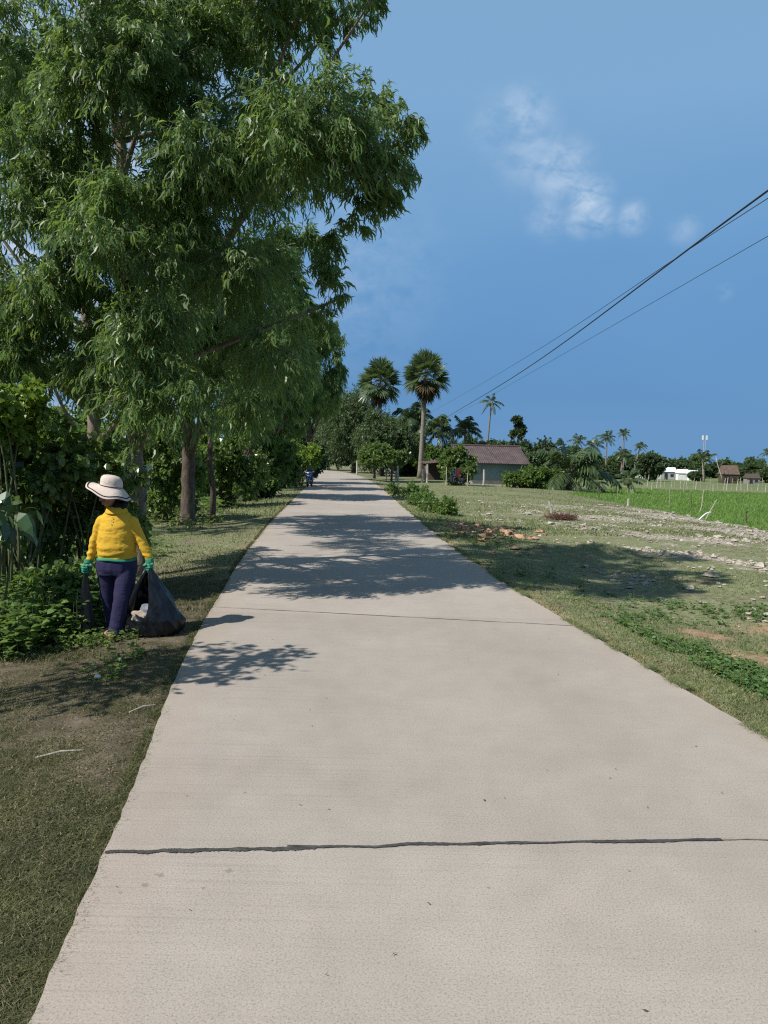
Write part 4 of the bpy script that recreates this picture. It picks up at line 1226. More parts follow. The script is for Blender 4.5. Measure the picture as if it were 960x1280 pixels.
def sheet(mb_, a, b_, c, d, ridges, amp, thick=.02, m=0):
    """a corrugated sheet spanning corners a (low left) b (low right) c (top right) d (top left)"""
    a, b_, c, d = (np.array(v, float) for v in (a, b_, c, d))
    nrm = np.cross(b_ - a, d - a); nrm /= np.linalg.norm(nrm)
    n = ridges * 4 + 1; t = np.linspace(0, 1, n)[:, None]
    w = (amp * np.sin(np.arange(n) * PI / 2))[:, None] * nrm
    lo, hi = a + (b_ - a) * t + w, d + (c - d) * t + w
    V = np.concatenate([lo, hi, lo - nrm * thick, hi - nrm * thick]); k = np.arange(n - 1)
    mb_.add(V, [np.stack([k, k + 1, k + n + 1, k + n], 1), np.stack([k + 2 * n + 1, k + 2 * n, k + 3 * n, k + 3 * n + 1], 1), np.stack([k + 1, k, k + 2 * n, k + 2 * n + 1], 1), np.stack([k + n, k + n + 1, k + 3 * n + 1, k + 3 * n], 1)], m)


hb = gp(607, 65); hb[2] -= .05
house = thing('field_house', 'small house with maroon corrugated roof and grey-green sheet walls beside the field', 'house', hb, R(9))
hw, hd = 2.75, 1.9                    # half width, half depth
for nm, (x0, y0, x1, y1) in dict(front=(-hw, -hd, hw - .35, -hd), back=(hw - .35, hd, -hw, hd), left=(-hw, hd, -hw, -hd), right=(hw - .35, -hd, hw - .35, hd)).items():
    wb = MB(); sheet(wb, (x0, y0, .45), (x1, y1, .45), (x1, y1, 2.05), (x0, y0, 2.05), 22 if nm in ('front', 'back') else 12, .012)
    wb.build('wall', M['wallsheet'], house, smooth=False)
for sx in (-hw, hw - .35):             # gable triangles
    g = MB(); g.poly([(sx - .02, -hd, 2.06), (sx - .02, hd, 2.06), (sx - .02, 0, 3.15), (sx + .02, -hd, 2.06), (sx + .02, hd, 2.06), (sx + .02, 0, 3.15)], [(0, 2, 1), (3, 4, 5), (0, 1, 4, 3), (1, 2, 5, 4), (2, 0, 3, 5)])
    g.build('gable', M['wallsheet'], house)
pl = MB(); pl.box((-.17, 0, .21), (2 * hw - .4, 2 * hd - .06, .46)); pl.build('plinth', M['plinth'], house)
rf = MB()
sheet(rf, (-hw - .3, -hd - .55, 1.86), (hw + .35, -hd - .55, 1.80), (hw + .15, 0, 3.28), (-hw - .3, 0, 3.28), 34, .016)
sheet(rf, (hw + .35, hd + .55, 1.80), (-hw - .3, hd + .55, 1.86), (-hw - .3, 0, 3.28), (hw + .15, 0, 3.28), 30, .03)
roof = rf.build('roof', M['roofsheet'], house)
rc = MB(); rc.tube([(-hw - .32, 0, 3.29), (hw + .17, 0, 3.29)], [.09, .09], 8); rc.build('ridge_cap', M['roofsheet'], roof)
wn = MB()
for s in (-1, 1):
    wn.box((-1.35 + .43 * s, -hd - .03, 1.42), (.06, .05, .86)); wn.box((-1.35, -hd - .03, 1.42 + .40 * s), (.80, .05, .06))
win = wn.build('window', M['timber'], house)
sh = MB(); sheet(sh, (-1.75, -hd - .022, 1.05), (-.95, -hd - .022, 1.05), (-.95, -hd - .022, 1.79), (-1.75, -hd - .022, 1.79), 5, .006); sh.build('shutter', M['wallsheet'], win)
for (x, y) in ((hw + .2, -hd - .3), (hw + .2, hd + .3)):
    p = MB(); p.box((x, y, .93), (.11, .11, 1.86)); p.build('post', M['timber'], house)
br = MB(); br.tube([(hw - .2, -hd - .2, .1), (hw + .25, -hd - .4, 1.2)], [.04, .04], 6); br.build('brace', M['timber'], house)

# shed with a slanting pale roof beside the house, and the dark hut far behind the trees
b = gp(552, 70)
shed = thing('lean_to_shed', 'open lean-to shed with slanting sheet roof, left of the rounded bush', 'shed', b, R(4))
s_ = MB(); sheet(s_, (-1.8, -1.2, 1.55), (1.8, -1.2, 1.95), (1.8, 1.2, 2.15), (-1.8, 1.2, 1.75), 16, .02); s_.build('roof', M['darkwood'], shed)
s_ = MB(); s_.box((0, 1.1, .85), (3.2, .06, 1.6)); s_.build('wall', M['darkwood'], shed)
for x in (-1.6, 1.6):
    s_ = MB(); s_.tube([(x, -1.0, -.05), (x, -1.0, 1.5)], [.07, .06], 8); s_.build('post', M['timber'], shed)
b = gp(513, 93)
hut = thing('dark_hut', 'dark reddish-brown hut half hidden behind the trees left of the sugar palm trunk', 'hut', b)
s_ = MB(); s_.box((0, 0, 1.2), (3.4, 3.0, 2.4)); s_.build('wall', plain('red_brown_board', (.14, .07, .055), .9, .3, 4), hut)
s_ = MB(); s_.poly([(-2, -1.9, 2.4), (2, -1.9, 2.4), (2, 0, 3.2), (-2, 0, 3.2), (-2, 1.9, 2.4), (2, 1.9, 2.4)], [(0, 1, 2, 3), (3, 2, 5, 4), (0, 3, 4), (1, 5, 2), (0, 4, 5, 1)]); s_.build('roof', M['darkwood'], hut)
# slat table by the small tree
b = gp(489, 68)
tb = thing('slat_table', 'small table with pale top standing in the grass by the small bright tree', 'table', b)
s_ = MB(); s_.box((0, 0, .80), (1.05, .7, .07)); s_.build('tabletop', M['post'], tb)
for x in (-.42, .42):
    for y in (-.26, .26):
        s_ = MB(); s_.box((x, y, .36), (.07, .07, .80)); s_.build('leg', M['timber'], tb)
b = gp(489.5, 66); s_ = MB(); s_.tube([(b[0], b[1], b[2] - .1), (b[0] + .03, b[1], b[2] + 1.5)], [.10, .085], 8); s_.box((b[0] + .05, b[1], b[2] + 1.52), (.42, .2, .06))
tag(s_.build('dark_post', M['darkwood'], smooth=False), 'thick dark wooden post beside the slat table', 'post')
# old posts of the garden fence
PST = [(446, 78, 1.6, 'tall pale post at the bend of the road'), (497, 66, 1.35, 'thin pale post right of the slat table'), (528, 64, 1.15, 'short grey post at the foot of the clear sugar palm'), (534, 64, 1.55, 'stout pale post right of the clear sugar palm foot'), (605, 61, 1.25, 'pale post in front of the house wall')]
for (px, d, h, lab) in PST:
    b = gp(px, d); s_ = MB(); s_.tube([(0, 0, -.1), (.02, 0, h * .5), (.0, .01, h)], [.1, .09, .075], 7)
    tag(s_.build('fence_post', M['post'], None, False, b), lab, 'post', 'old posts by the house')
# cloths hanging by the rounded bush
b = gp(573, 58.0)
ln = thing('clothes_line', 'dark red and navy cloths hung on a low line by the rounded bush', 'clothes line', b)
for k, (x0, x1, z1, z0, mt) in enumerate([(-.1, .22, 1.28, .62, plain('dark_red_cloth', (.16, .025, .03), .9, .3, 5)), (-.62, -.12, 1.18, .3, plain('navy_cloth', (.035, .04, .075), .9, .3, 5)), (.0, .45, .6, .2, plain('navy_cloth_two', (.05, .05, .08), .9, .3, 5))]):
    s_ = MB(); sheet(s_, (x0, 0, z0), (x1, .03, z0), (x1, 0, z1), (x0, 0, z1), 4, .03, .012); s_.build('cloth', mt, ln)
s_ = MB(); s_.tube([(-.9, 0, 1.3), (0, 0, 1.27), (.7, 0, 1.32)], [.01] * 3, 4); s_.build('line', M['wire'], ln)
for x in (-.9, .7):
    s_ = MB(); s_.tube([(x, 0, -.1), (x, 0, 1.42)], [.035, .03], 6); s_.build('post', M['post'], ln)

# ------------------------------------------------------------------ beyond the paddy
rng = np.random.default_rng(91)
b0 = gp(850, 87)
fence = thing('stick_fence', 'fence of uneven pale sticks along the far side of the paddy', 'fence', b0)
prev = None
wires = MB()
for k in range(30):
    px = 800 + 165 * (k + rng.uniform(-.4, .4)) / 30
    d = 88 + rng.uniform(-3.5, 2.5) + (-9 if k % 7 == 3 else 0); g = gp(px, d) - b0
    h = rng.uniform(.75, 1.5); ln_ = rng.normal() * .12
    s_ = MB(); s_.tube([g + (0, 0, -.1), g + (ln_ * .4, 0, h * .5), g + (ln_, 0, h)], [.05, .045, .03], 5)
    s_.build('post', M['post'] if rng.random() < .55 else M['timber'], fence)
    if prev is not None:
        for z in (.5, .95):
            wires.tube([prev + (0, 0, z), g + (0, 0, z)], [.008, .008], 3)
    prev = g
wires.build('wire', M['wire'], fence)
# single stakes and markers in the field
STK = [(690, 29.0, .52, .055, 'post', (-.1, 0), 'white marker post leaning in the field, beside the brush heap'), (787, 38, .42, .07, 'post', (.05, 0), 'short white stump at the edge of the paddy'), (750, 44, 1.2, .02, 'darkwood', (.02, 0), 'thin dark stake at the paddy edge, nearest the low palm'),
       (838, 40, 1.5, .02, 'timber', (.12, 0), 'thin stake in the paddy, left of the three dark stakes'), (866, 41, 1.2, .025, 'darkwood', (0, 0), 'straight dark stake in the paddy, middle of three'), (879, 38, 1.6, .025, 'deadwood', (.25, 0), 'crooked pale stick in the paddy next to the leaning pole'), (936, 30, .75, .03, 'darkwood', (0, 0), 'short dark stake with a knob at the right side of the paddy'), (773, 48, 1.3, .016, 'timber', (.05, 0), 'hair-thin stake standing in the paddy left of the white stump')]
for (px, d, h, r, mt, ln_, lab) in STK:
    h = h * (.72 if r < .04 else .85); b = gp(px, d); s_ = MB(); n = 6
    s_.tube([(ln_[0] * (t - .5) + .04 * h * math.sin(t * 5), 0, -.08 + (h + .08) * t) for t in np.linspace(0, 1, n)], np.linspace(r, r * .75, n), 6)
    if 'knob' in lab: s_.ell((0.5 * ln_[0], 0, h), .05, seg=8, rings=6)
    tag(s_.build('marker_post' if r > .04 else 'stake', M[mt], None, False, b), lab, 'post' if r > .04 else 'stake')
b = gp(884, 30.5)
s_ = MB(); s_.tube([(-.05, 0, -.05), (.22, .05, .45), (.48, .1, .90)], [.022, .018, .012], 6); tag(s_.build('leaning_pole', M['deadwood'], None, False, b), 'long pale pole leaning to the right at the paddy edge', 'pole')
b = gp(886, 29.6)
s_ = MB(); t = np.linspace(0, 1, 12); s_.tube(np.c_[-.28 + .5 * t, .06 * t, .02 + .3 * np.sin(t * 1.75)], .034 - .014 * t, 8, flat=.5)
tag(s_.build('curved_sheath', M['white'], None, True, b), 'curved white palm sheath propped at the foot of the leaning pole', 'palm sheath')
b = gp(704, 25.6)
br = MB(); n = 420; D = unit(rng, n); D[:, 2] = np.abs(D[:, 2]) * .6; S0 = rng.normal(size=(n, 3)) * np.array([.24, .2, .03]) + np.array([0, 0, .06])
br.prism(S0, S0 + D * rng.uniform(.15, .42, n)[:, None], .009, .004)
tag(br.build('brush_heap', plain('red_brown_twigs', (.11, .055, .04), .9, .4, 9), None, False, b), 'heap of dry reddish-brown brushwood in the field', 'brush heap')
# buildings far away
def far_house(name, label, px, d, wpx, hw_, rh, wallm, roofm, door=True):
    b = gp(px, d); w = wpx / FPX * d
    o = thing(name, label, 'building', b)
    s_ = MB(); s_.box((0, 0, hw_ / 2 - .05), (w, w * .6, hw_ + .1)); s_.build('wall', wallm, o)
    s_ = MB(); e = .14
    s_.poly([(-w / 2 - e, -w * .3 - e, hw_), (w / 2 + e, -w * .3 - e, hw_), (w / 2 + e * .3, 0, hw_ + rh), (-w / 2 - e * .3, 0, hw_ + rh), (-w / 2 - e, w * .3 + e, hw_), (w / 2 + e, w * .3 + e, hw_)], [(0, 1, 2, 3), (3, 2, 5, 4), (0, 3, 4), (1, 5, 2), (0, 4, 5, 1)])
    s_.build('roof', roofm, o)
    if door:
        s_ = MB(); s_.box((-w * .18, -w * .3 - .02, hw_ * .4), (w * .2, .06, hw_ * .8)); s_.build('door', M['dark'], o)
        s_ = MB(); s_.box((w * .22, -w * .3 - .02, hw_ * .55), (w * .22, .06, hw_ * .35)); s_.build('window', M['dark'], o)
    return o


M['paleroof'] = plain('pale_sheet_roof', (.62, .68, .72), .5, .1, .6)
far_house('far_house', 'white-walled building with pale blue-grey roof beyond the paddy, right of the dark round tree', 834, 150, 19, 1.5, .9, plain('grey_wall', (.36, .38, .38), .8, .15, 1), M['paleroof'])
far_house('white_shed', 'white shed beyond the paddy, between two other pale buildings', 853, 146, 13, 1.35, .75, M['white'], M['white'], False)
far_house('white_shed', 'white shed with a rounded top, rightmost of the pale buildings', 866, 144, 11, 1.2, .8, M['white'], M['paleroof'], False)
far_house('white_shed', 'low white shed peeping out left of the dark round tree', 800, 146, 10, 1.1, .5, M['white'], M['paleroof'], False)
far_house('brown_hut', 'brown hut with a steep thatch-coloured roof and open front, at the right behind the fence', 911, 128, 20, 1.5, 1.5, M['darkwood'], plain('brown_thatch', (.13, .09, .07), .95, .3, 2))
far_house('grey_shed', 'low grey shed half hidden by trees at the right edge', 940, 126, 16, 1.0, .7, plain('grey_board', (.22, .21, .2), .9, .2, 2), M['darkwood'])
b = gp(879, 170)
ms = thing('twin_mast', 'thin far mast carrying two small white panels above the trees', 'mast', b)
hz_ = htop(879, 545, 170, b)
for s in (-1, 1):
    s_ = MB(); s_.tube([(s * .18, 0, 0), (s * .18, 0, hz_)], [.06, .05], 5); s_.build('pole', M['post'], ms)
    s_ = MB(); s_.box((s * .42, 0, hz_ - .35), (.34, .2, .95)); s_.build('panel', M['white'], ms)
b = gp(905, 126)
s_ = MB(); s_.tube([(0, 0, -.1), (-.5, 0, 1.5), (-1.3, 0, 3.6), (-1.45, 0, 4.4)], [.09, .08, .06, .03], 6)
tag(s_.build('dead_trunk', M['deadwood'], None, True, b), 'bare pale leaning trunk in front of the brown hut', 'dead tree')

# ------------------------------------------------------------------ overhead wires
def wire(label, pts, r):
    P = np.array(pts); t = np.linspace(0, 1, len(P)); tt = np.linspace(0, 1, 60)
    Q = np.stack([np.interp(tt, t, P[:, k]) for k in range(3)], 1)
    for _ in range(40):
        Q[1:-1] = .25 * Q[:-2] + .5 * Q[1:-1] + .25 * Q[2:]
    s_ = MB(); s_.tube(Q, [r] * 60, 6); tag(s_.build('overhead_wire', M['wire'], None, True), label, 'wire', 'overhead wires over the field')


def wire_pts(px_list, xs_):
    out = []
    for (px, py), x in zip(px_list, xs_):
        v = ray(px, py); d = x / v[0] * v[1] if abs(v[0]) > 1e-6 else 80
        out.append(at(px, py, d))
    return out


wire('thick twisted black cable, the lowest and heaviest of three over the field', wire_pts([(1120, 122), (1040, 180), (960, 238), (900, 282), (850, 319), (775, 376), (700, 434), (640, 474), (596, 499), (556, 523), (545, 529.5)], [6.0] * 11), .017)
wire('thin black wire crossing the thick cable', wire_pts([(1120, 148), (1040, 196), (960, 248), (900, 286), (850, 318), (775, 371), (700, 421), (640, 458), (600, 481), (552, 508), (540, 515)], [6.4] * 11), .0075)
wire('thinnest wire, running apart from the other two on the right', wire_pts([(1120, 204), (1040, 249), (960, 295), (830, 370), (700, 445), (660, 468), (620, 491), (585, 510), (560, 523), (550, 529)], [8] * 10), .007)

# ------------------------------------------------------------------ people
M['skin'] = plain('skin', (0.30, 0.165, 0.105), 0.55, .12, 8, spec=.35)


def cloth(name, c, rough=.85, var=.10, scale=5, fine=0.25, spec=.15):
    m, nt = new_mat(name)
    o = nt.nodes.new('ShaderNodeTexCoord').outputs['Object']
    nz = noise_tex(nt, o, scale, 4, .6)
    col = ramp(nt, nz, [(0.3, [v * (1 - var) for v in c]), (0.7, [v * (1 + var) for v in c])])
    weave = noise_tex(nt, o, 260, 2, .6); fold = noise_tex(nt, scaled(nt, o, (1, 1, 2.2)), 16, 3, .6, .8)
    finish(nt, col, rough, math_(nt, 'ADD', math_(nt, 'MULTIPLY', weave, fine), fold), .4, .015, spec)
    return m


def nz3(p, s, k=0.0):
    return noise.noise(Vector((p[0] * s + k, p[1] * s - k, p[2] * s + 2 * k)))


def chain(mb_, pts, rad, sides=9):
    for a, b_, ra, rb in zip(pts[:-1], pts[1:], rad[:-1], rad[1:]):
        mb_.cap(a, ra, b_, rb, sides)


def oval_loft(mb_, rows, n=26, tilt=None):
    """rows: (z, cx, cy, half width, half depth)"""
    a = np.arange(n) / n * 2 * PI
    mb_.loft([np.stack([cx + w * np.sign(np.cos(a)) * np.abs(np.cos(a)) ** .85, cy + d * np.sin(a), z + 0 * a + (tilt * np.cos(a) if tilt else 0)], 1) for z, cx, cy, w, d in rows])


def hand(mb_, W, s, k=1.0):
    """a fist closed round an upright strand just in front of the palm; s = +1 / -1 is the outer side"""
    W = np.array(W, float); c = W + np.array([0, -.008, -.055]) * k
    q = lambda x, y, z: c + np.array([x * s, y, z]) * k
    mb_.ell(c, np.array([.036, .022, .046]) * k, seg=12, rings=8)
    mb_.cap(W, .026 * k, c, .024 * k)
    for i, (z, L) in enumerate([(.026, .95), (.006, 1.06), (-.014, 1.0), (-.033, .82)]):
        pts = [q(.028, -.008, z), q(.040, -.034 * L, z - .004), q(.020, -.058 * L, z - .008), q(-.008, -.046 * L, z - .008)]
        chain(mb_, pts, np.array([.0105, .0100, .0092, .008]) * k, 8)
    chain(mb_, [q(-.026, -.010, .022), q(-.034, -.038, .012), q(-.012, -.060, .020)], np.array([.0125, .0110, .0092]) * k, 8)


pb = on_ground(145, 795)
per = thing('person', 'person in yellow long-sleeved shirt and wide sun hat carrying a black sack along the verge', 'person', pb)
# body: one surface from head to feet
h = MB()
hr = Matrix.Rotation(R(-36), 4, 'Z') @ Matrix.Rotation(R(20), 4, 'X')
hc_ = np.array([-.052, -.035, 1.378])
rot = lambda v: np.array(hr.to_3x3() @ Vector(v)) + hc_
h.ell(hc_, (.073, .09, .105), rot=hr)
h.ell(rot((0, -.03, -.055)), (.055, .055, .055), rot=hr)            # jaw
h.cap(rot((0, -.085, .015)), .010, rot((0, -.103, -.014)), .014)      # nose
h.cap(rot((-.018, -.083, -.052)), .0085, rot((.018, -.083, -.052)), .0085)   # lips
h.cap(rot((-.018, -.080, -.064)), .008, rot((.018, -.080, -.064)), .008)
for s in (-1, 1):
    h.ell(rot((s * .072, .005, -.005)), (.010, .020, .032), rot=hr)  # ears
    h.cap(rot((s * .045, -.076, .032)), .010, rot((s * .016, -.084, .034)), .010)  # brows
    h.ell(rot((s * .036, -.07, -.018)), (.02, .016, .018), rot=hr)
h.cap((.005, .015, 1.17), .055, (-.02, .0, 1.30), .052)
oval_loft(h, [(.70, .01, 0, .15, .10), (.85, .01, 0, .15, .10), (1.0, .012, 0, .145, .10), (1.12, .013, 0, .14, .09), (1.21, .008, .01, .07, .06)])
for sgn, a, b_, c in ((-1, (-.135, 0, 1.11), (-.206, .01, .935), (-.255, -.015, .735)), (1, (.162, 0, 1.11), (.264, .0, .93), (.335, -.03, .755))):
    chain(h, [a, b_, c], [.048, .036, .027])
    hand(h, c, sgn)
chain(h, [(-.095, .02, .72), (-.085, .07, .40), (-.065, .12, .07)], [.085, .055, .036])
chain(h, [(.105, 0, .72), (.085, -.06, .40), (.025, -.075, .06)], [.085, .055, .036])
for (x, y) in ((-.065, .12), (.025, -.075)):
    chain(h, [(x, y + .03, .045), (x - .012, y - .06, .04), (x - .025, y - .13, .026)], [.034, .034, .024])
    for t in range(5):
        tx = x - .055 + .017 * t
        h.cap((tx, y - .135, .024), .009, (tx - .003, y - .163 + .006 * abs(t - 3), .020), .008)
remeshed('body', h, .0055, M['skin'], per, 2)


def shirt_wr(p):
    x, y, z = p
    d = .009 * nz3((x * .7, y, z * 1.5), 9) + .0045 * (.5 - abs(nz3((x * .6 + z * .5, y, z * 1.6 - x * .4), 11, 3))) + .003 * nz3((x, y, z * 2), 24, 3)
    lowf = max(0, min(1, (1.02 - z) / .2))
    d += .0065 * lowf * math.sin(z * 95 + 5 * x + 3.0 * nz3((x, y, z), 5, 1)) * max(0, nz3((x, y, z), 6, 7) + .35)
    if abs(x) > .225:
        d += .0042 * math.sin(z * 120 + 30 * x + 6 * nz3((x, y, z), 7, 2)) * max(0.0, nz3((x, y, z), 9, 5) + .35)
    return d


yellow = cloth('yellow_jersey', (.57, .345, .035), .85, .06)
g = MB()
oval_loft(g, [(.762, .012, 0, .178, .138), (.80, .012, 0, .184, .146), (.88, .012, -.005, .181, .148), (.98, .012, -.005, .170, .138), (1.07, .013, 0, .163, .130), (1.14, .014, .005, .152, .112), (1.195, .012, .01, .124, .092), (1.235, .006, .012, .078, .072), (1.26, .002, .012, .070, .066)])
chain(g, [(-.122, 0, 1.110), (-.196, .005, .935), (-.246, -.012, .745)], [.066, .052, .037], 12)
chain(g, [(.150, 0, 1.110), (.250, 0, .93), (.328, -.026, .772)], [.068, .054, .039], 12)
shirt = remeshed('shirt', g, .009, yellow, per, 5, shirt_wr)
g = MB(); a = np.arange(40) / 40 * 2 * PI
ring = lambda z, w, d, cx: np.stack([cx + w * np.sign(np.cos(a)) * np.abs(np.cos(a)) ** .85, d * np.sin(a), z + .006 * np.sin(3 * a + 1)], 1)
g.loft([ring(.748, .186, .142, .012), ring(.770, .188, .145, .012), ring(.770, .176, .134, .012), ring(.748, .174, .132, .012), ring(.748, .186, .142, .012)], cap=False)
green = cloth('green_knit', (.035, .24, .14), .9, .08)
g.build('hem', green, shirt, True)
g = MB()                              # polo collar and button placket
b2 = np.linspace(-2.75, 2.75, 30)
inr = np.stack([.006 + .068 * np.sin(b2), .008 - .066 * np.cos(b2), 1.275 + .012 * np.cos(b2 - PI)], 1)
outr = np.stack([.006 + .105 * np.sin(b2), .006 - .105 * np.cos(b2), 1.212 - .014 * np.cos(b2)], 1)
mid_ = (inr + outr) / 2 + np.array([0, 0, .020])
g.loft([inr, mid_, outr, outr - (0, 0, .006), inr - (0, 0, .006)], cap=False, closed=False)
g.build('collar', yellow, shirt, True)
g = MB()
for z, y in ((1.165, -.106), (1.135, -.116), (1.105, -.125)):
    g.ell((.004, y - .006, z), (.006, .004, .006), seg=8, rings=6)
g.build('button', M['post'], shirt, True)


def pant_wr(p):
    x, y, z = p
    return .007 * nz3((x * 1.6, y * 1.6, z * .6), 10) + .003 * math.sin(z * 60 + 30 * x + 3 * nz3((x, y, z), 6)) * max(0, nz3((x, y, z), 5, 4) + .2)


g = MB()
oval_loft(g, [(.60, .012, .0, .175, .115), (.66, .012, .0, .190, .130), (.72, .012, 0, .190, .132), (.79, .012, 0, .178, .126)])
g.tube([(-.098, .01, .70), (-.096, .04, .55), (-.090, .075, .38), (-.076, .105, .20), (-.066, .122, .045)], [.095, .090, .078, .070, .068], 18)
g.tube([(.112, .0, .70), (.106, -.035, .55), (.086, -.06, .38), (.052, -.07, .20), (.026, -.072, .035)], [.098, .094, .084, .076, .078], 18)
pants = remeshed('trousers', g, .009, cloth('navy_trousers', (.030, .027, .068), .8, .12), per, 3, pant_wr)
# gloves over the hands
for sgn, c, b_ in ((-1, (-.255, -.015, .735), (-.225, .01, .92)), (1, (.335, -.03, .755), (.285, 0, .92))):
    g = MB(); c = np.array(c); u = np.array(b_) - c; u /= np.linalg.norm(u)
    hand(g, c, sgn, 1.12)
    g.tube([c + u * .012, c - u * .02, c + np.array([0, -.006, -.05])], [.041, .040, .036], 12)
    remeshed('glove', g, .005, green, per, 2, lambda p: .0015 * nz3(p, 60))
# sandals
for (x, y) in ((-.065, .12), (.025, -.075)):
    g = MB(); a = np.arange(24) / 24 * 2 * PI
    o_ = np.stack([x - .012 - .02 * np.sin(a) * 0 + (.040 + .008 * np.cos(a)) * np.sin(a), y - .055 - .125 * np.cos(a), 0 * a], 1)
    g.loft([o_ + (0, 0, -.004), o_ + (0, 0, .012)])
    sd = g.build('sandal', plain('tan_rubber', (.42, .30, .20), .8, .2, 20), per, True)
    g = MB(); g.tube([(x - .058, y - .06, .012), (x - .04, y - .085, .060), (x - .014, y - .095, .070), (x + .014, y - .085, .062), (x + .034, y - .06, .012)], [.007] * 5, 6); g.build('strap', M['timber'], sd, True)
# hair and scarf
g = MB(); g.ell(rot((0, .018, .012)), (.080, .088, .104), rot=hr, seg=20, rings=12); g.ell(rot((0, .06, -.06)), (.06, .05, .07), rot=hr)
remeshed('hair', g, .007, plain('black_hair', (.012, .010, .009), .6, .3, 20, stretch=(6, 6, 1)), per, 2)
g = MB(); a = np.arange(36) / 36 * 2 * PI
rr_ = lambda z, r, dx: np.stack([dx + r * np.cos(a) * (1 + .05 * np.sin(5 * a)), .01 + r * .95 * np.sin(a) * (1 + .05 * np.sin(7 * a)), z + .35 * r * np.sin(a) * .4 + .010 * np.sin(4 * a + z * 60) - .02 * np.cos(a)], 1)
g.loft([rr_(1.225, .060, .006), rr_(1.245, .080, .010), rr_(1.27, .082, .020), rr_(1.295, .074, .034), rr_(1.32, .066, .042), rr_(1.315, .05, .042), rr_(1.235, .05, .006)], cap=False)
g.build('neck_scarf', cloth('dark_scarf', (.014, .018, .017), .9, .2), per, True)
# wide floppy sun hat
hat_m = cloth('cream_hat_cloth', (.56, .47, .41), .9, .05); trim_m = cloth('dark_trim', (.03, .028, .03), .8, .2)
hx, hy, hz0 = -.032, -.02, 1.452
g = MB(); a = np.arange(64) / 64 * 2 * PI


def brim(t, under=0.0):
    r0 = .102; rx = np.where(np.cos(a) > 0, .176, .236); rad_ = r0 + (np.sqrt((rx * np.cos(a)) ** 2 + (.205 * np.sin(a)) ** 2) - r0) * t
    dz = t ** 1.25 * (-.052 - .078 * np.cos(a) + .030 * np.minimum(0, np.sin(a)) - .012 * np.maximum(0, np.sin(a)) + .016 * np.sin(2 * a + 2.4) + .010 * np.sin(5 * a))
    return np.stack([hx + rad_ * np.cos(a), hy + rad_ * np.sin(a), hz0 + dz - .016 * np.cos(a) * (1 - t) - under], 1)


dome = [np.stack([hx + .104 * q * np.cos(a) * (1 + .02 * np.sin(3 * a)), hy + .104 * q * np.sin(a), hz0 + zz - .016 * np.cos(a) * q], 1) for q, zz in ((1, 0), (1.0, .03), (.97, .06), (.88, .085), (.68, .103), (.36, .111), (.06, .113))]
g.loft([brim(t, .007) for t in (0, .25, .5, .75, .97)] + [brim(1.0, .003)] + [brim(t) for t in (.97, .75, .5, .25, .02)] + dome[1:], cap=False)
g.poly(dome[-1], [tuple(range(64))])
hat = g.build('hat', hat_m, per, True)
g = MB(); p_ = brim(.86) + (0, 0, .003); g.tube(np.concatenate([p_, p_[:2]]), [.0055] * 66, 6, cap=False); g.build('brim_trim', trim_m, hat, True)
g = MB(); p_ = dome[0] * [1, 1, 1] + (0, 0, .006); p_ = (p_ - (hx, hy, 0)) * (1.02, 1.02, 1) + (hx, hy, 0); g.tube(np.concatenate([p_, p_[:2]]), [.0055] * 66, 6, cap=False, flat=.6); g.build('hat_band', trim_m, hat, True)

# ---- the sacks she carries
film, nt = new_mat('black_film')
o_ = nt.nodes.new('ShaderNodeTexCoord').outputs['Object']
finish(nt, (.006, .007, .010), ramp(nt, noise_tex(nt, o_, 9, 3), [(.3, .24), (.7, .4)]), noise_tex(nt, scaled(nt, o_, (1, 1, .45)), 14, 3, .5, 1.2), .45, .02, .42)
sb = pb + np.array([.405, -.03, .0]); sb[2] = float(ground_z(sb[0], sb[1]))
sack = thing('rubbish_sack', 'open black plastic rubbish sack standing on the ground, held up by a green-gloved hand', 'sack', sb)
apex = np.array([-.062, -.055, .675])
nth, nt_ = 144, 52
th = np.arange(nth) / nth * 2 * PI
cw = np.abs(np.angle(np.exp(1j * (th - PI * 1.25))))             # angle from the open left side
Hr = .20 + (.68 - .20) * sstep(.55, 1.0, cw) + .02 * np.sin(5 * th)
V = []
for k in range(nt_ + 1):
    t = k / nt_; z = .012 + (Hr - .012) * t ** 1.15
    bul = np.sqrt(np.clip(1 - ((.16 - np.minimum(z, .16)) / .16) ** 2.2, 0, 1)) * .30 + .70
    conv = np.clip((z - .16) / (.68 - .16), 0, 1) ** .92
    pl_ = 1 + .035 * np.sin(7 * th + 2 * z * 6) * (0.4 + z) + .05 * np.sin(13 * th + 1.0) * conv
    bx, by = .262 * bul * np.cos(th) * pl_, .19 * bul * np.sin(th) * pl_
    x = bx * (1 - conv) + (apex[0] + .022 * np.cos(th)) * conv; y = by * (1 - conv) + (apex[1] + .022 * np.sin(th)) * conv
    V.append(np.stack([x, y, z], 1))
V = np.concatenate(V)
dn = np.array([noise.noise(Vector((p[0] * 7, p[1] * 7, p[2] * 4))) * .02 + (.35 - abs(noise.noise(Vector((p[0] * 9 + p[2] * 4, p[1] * 9, p[2] * 5))))) * .035 + (.3 - abs(noise.noise(Vector((p[0] * 21, p[1] * 21 + p[2] * 6, p[2] * 12))))) * .005 for p in V])
outw = V * [1, 1, 0]; outw /= np.linalg.norm(outw, axis=1)[:, None] + 1e-6
fadeh = 1 - sstep(.55, .70, V[:, 2])
V = V + outw * (dn * fadeh)[:, None]
g = MB(); F = []
for k in range(nt_):
    for j in range(nth):
        F.append((k * nth + j, k * nth + (j + 1) % nth, (k + 1) * nth + (j + 1) % nth, (k + 1) * nth + j))
F.append(tuple(range(nth))[::-1])
g.poly(V, F)
ob = g.build('sack_body', film, sack, True)
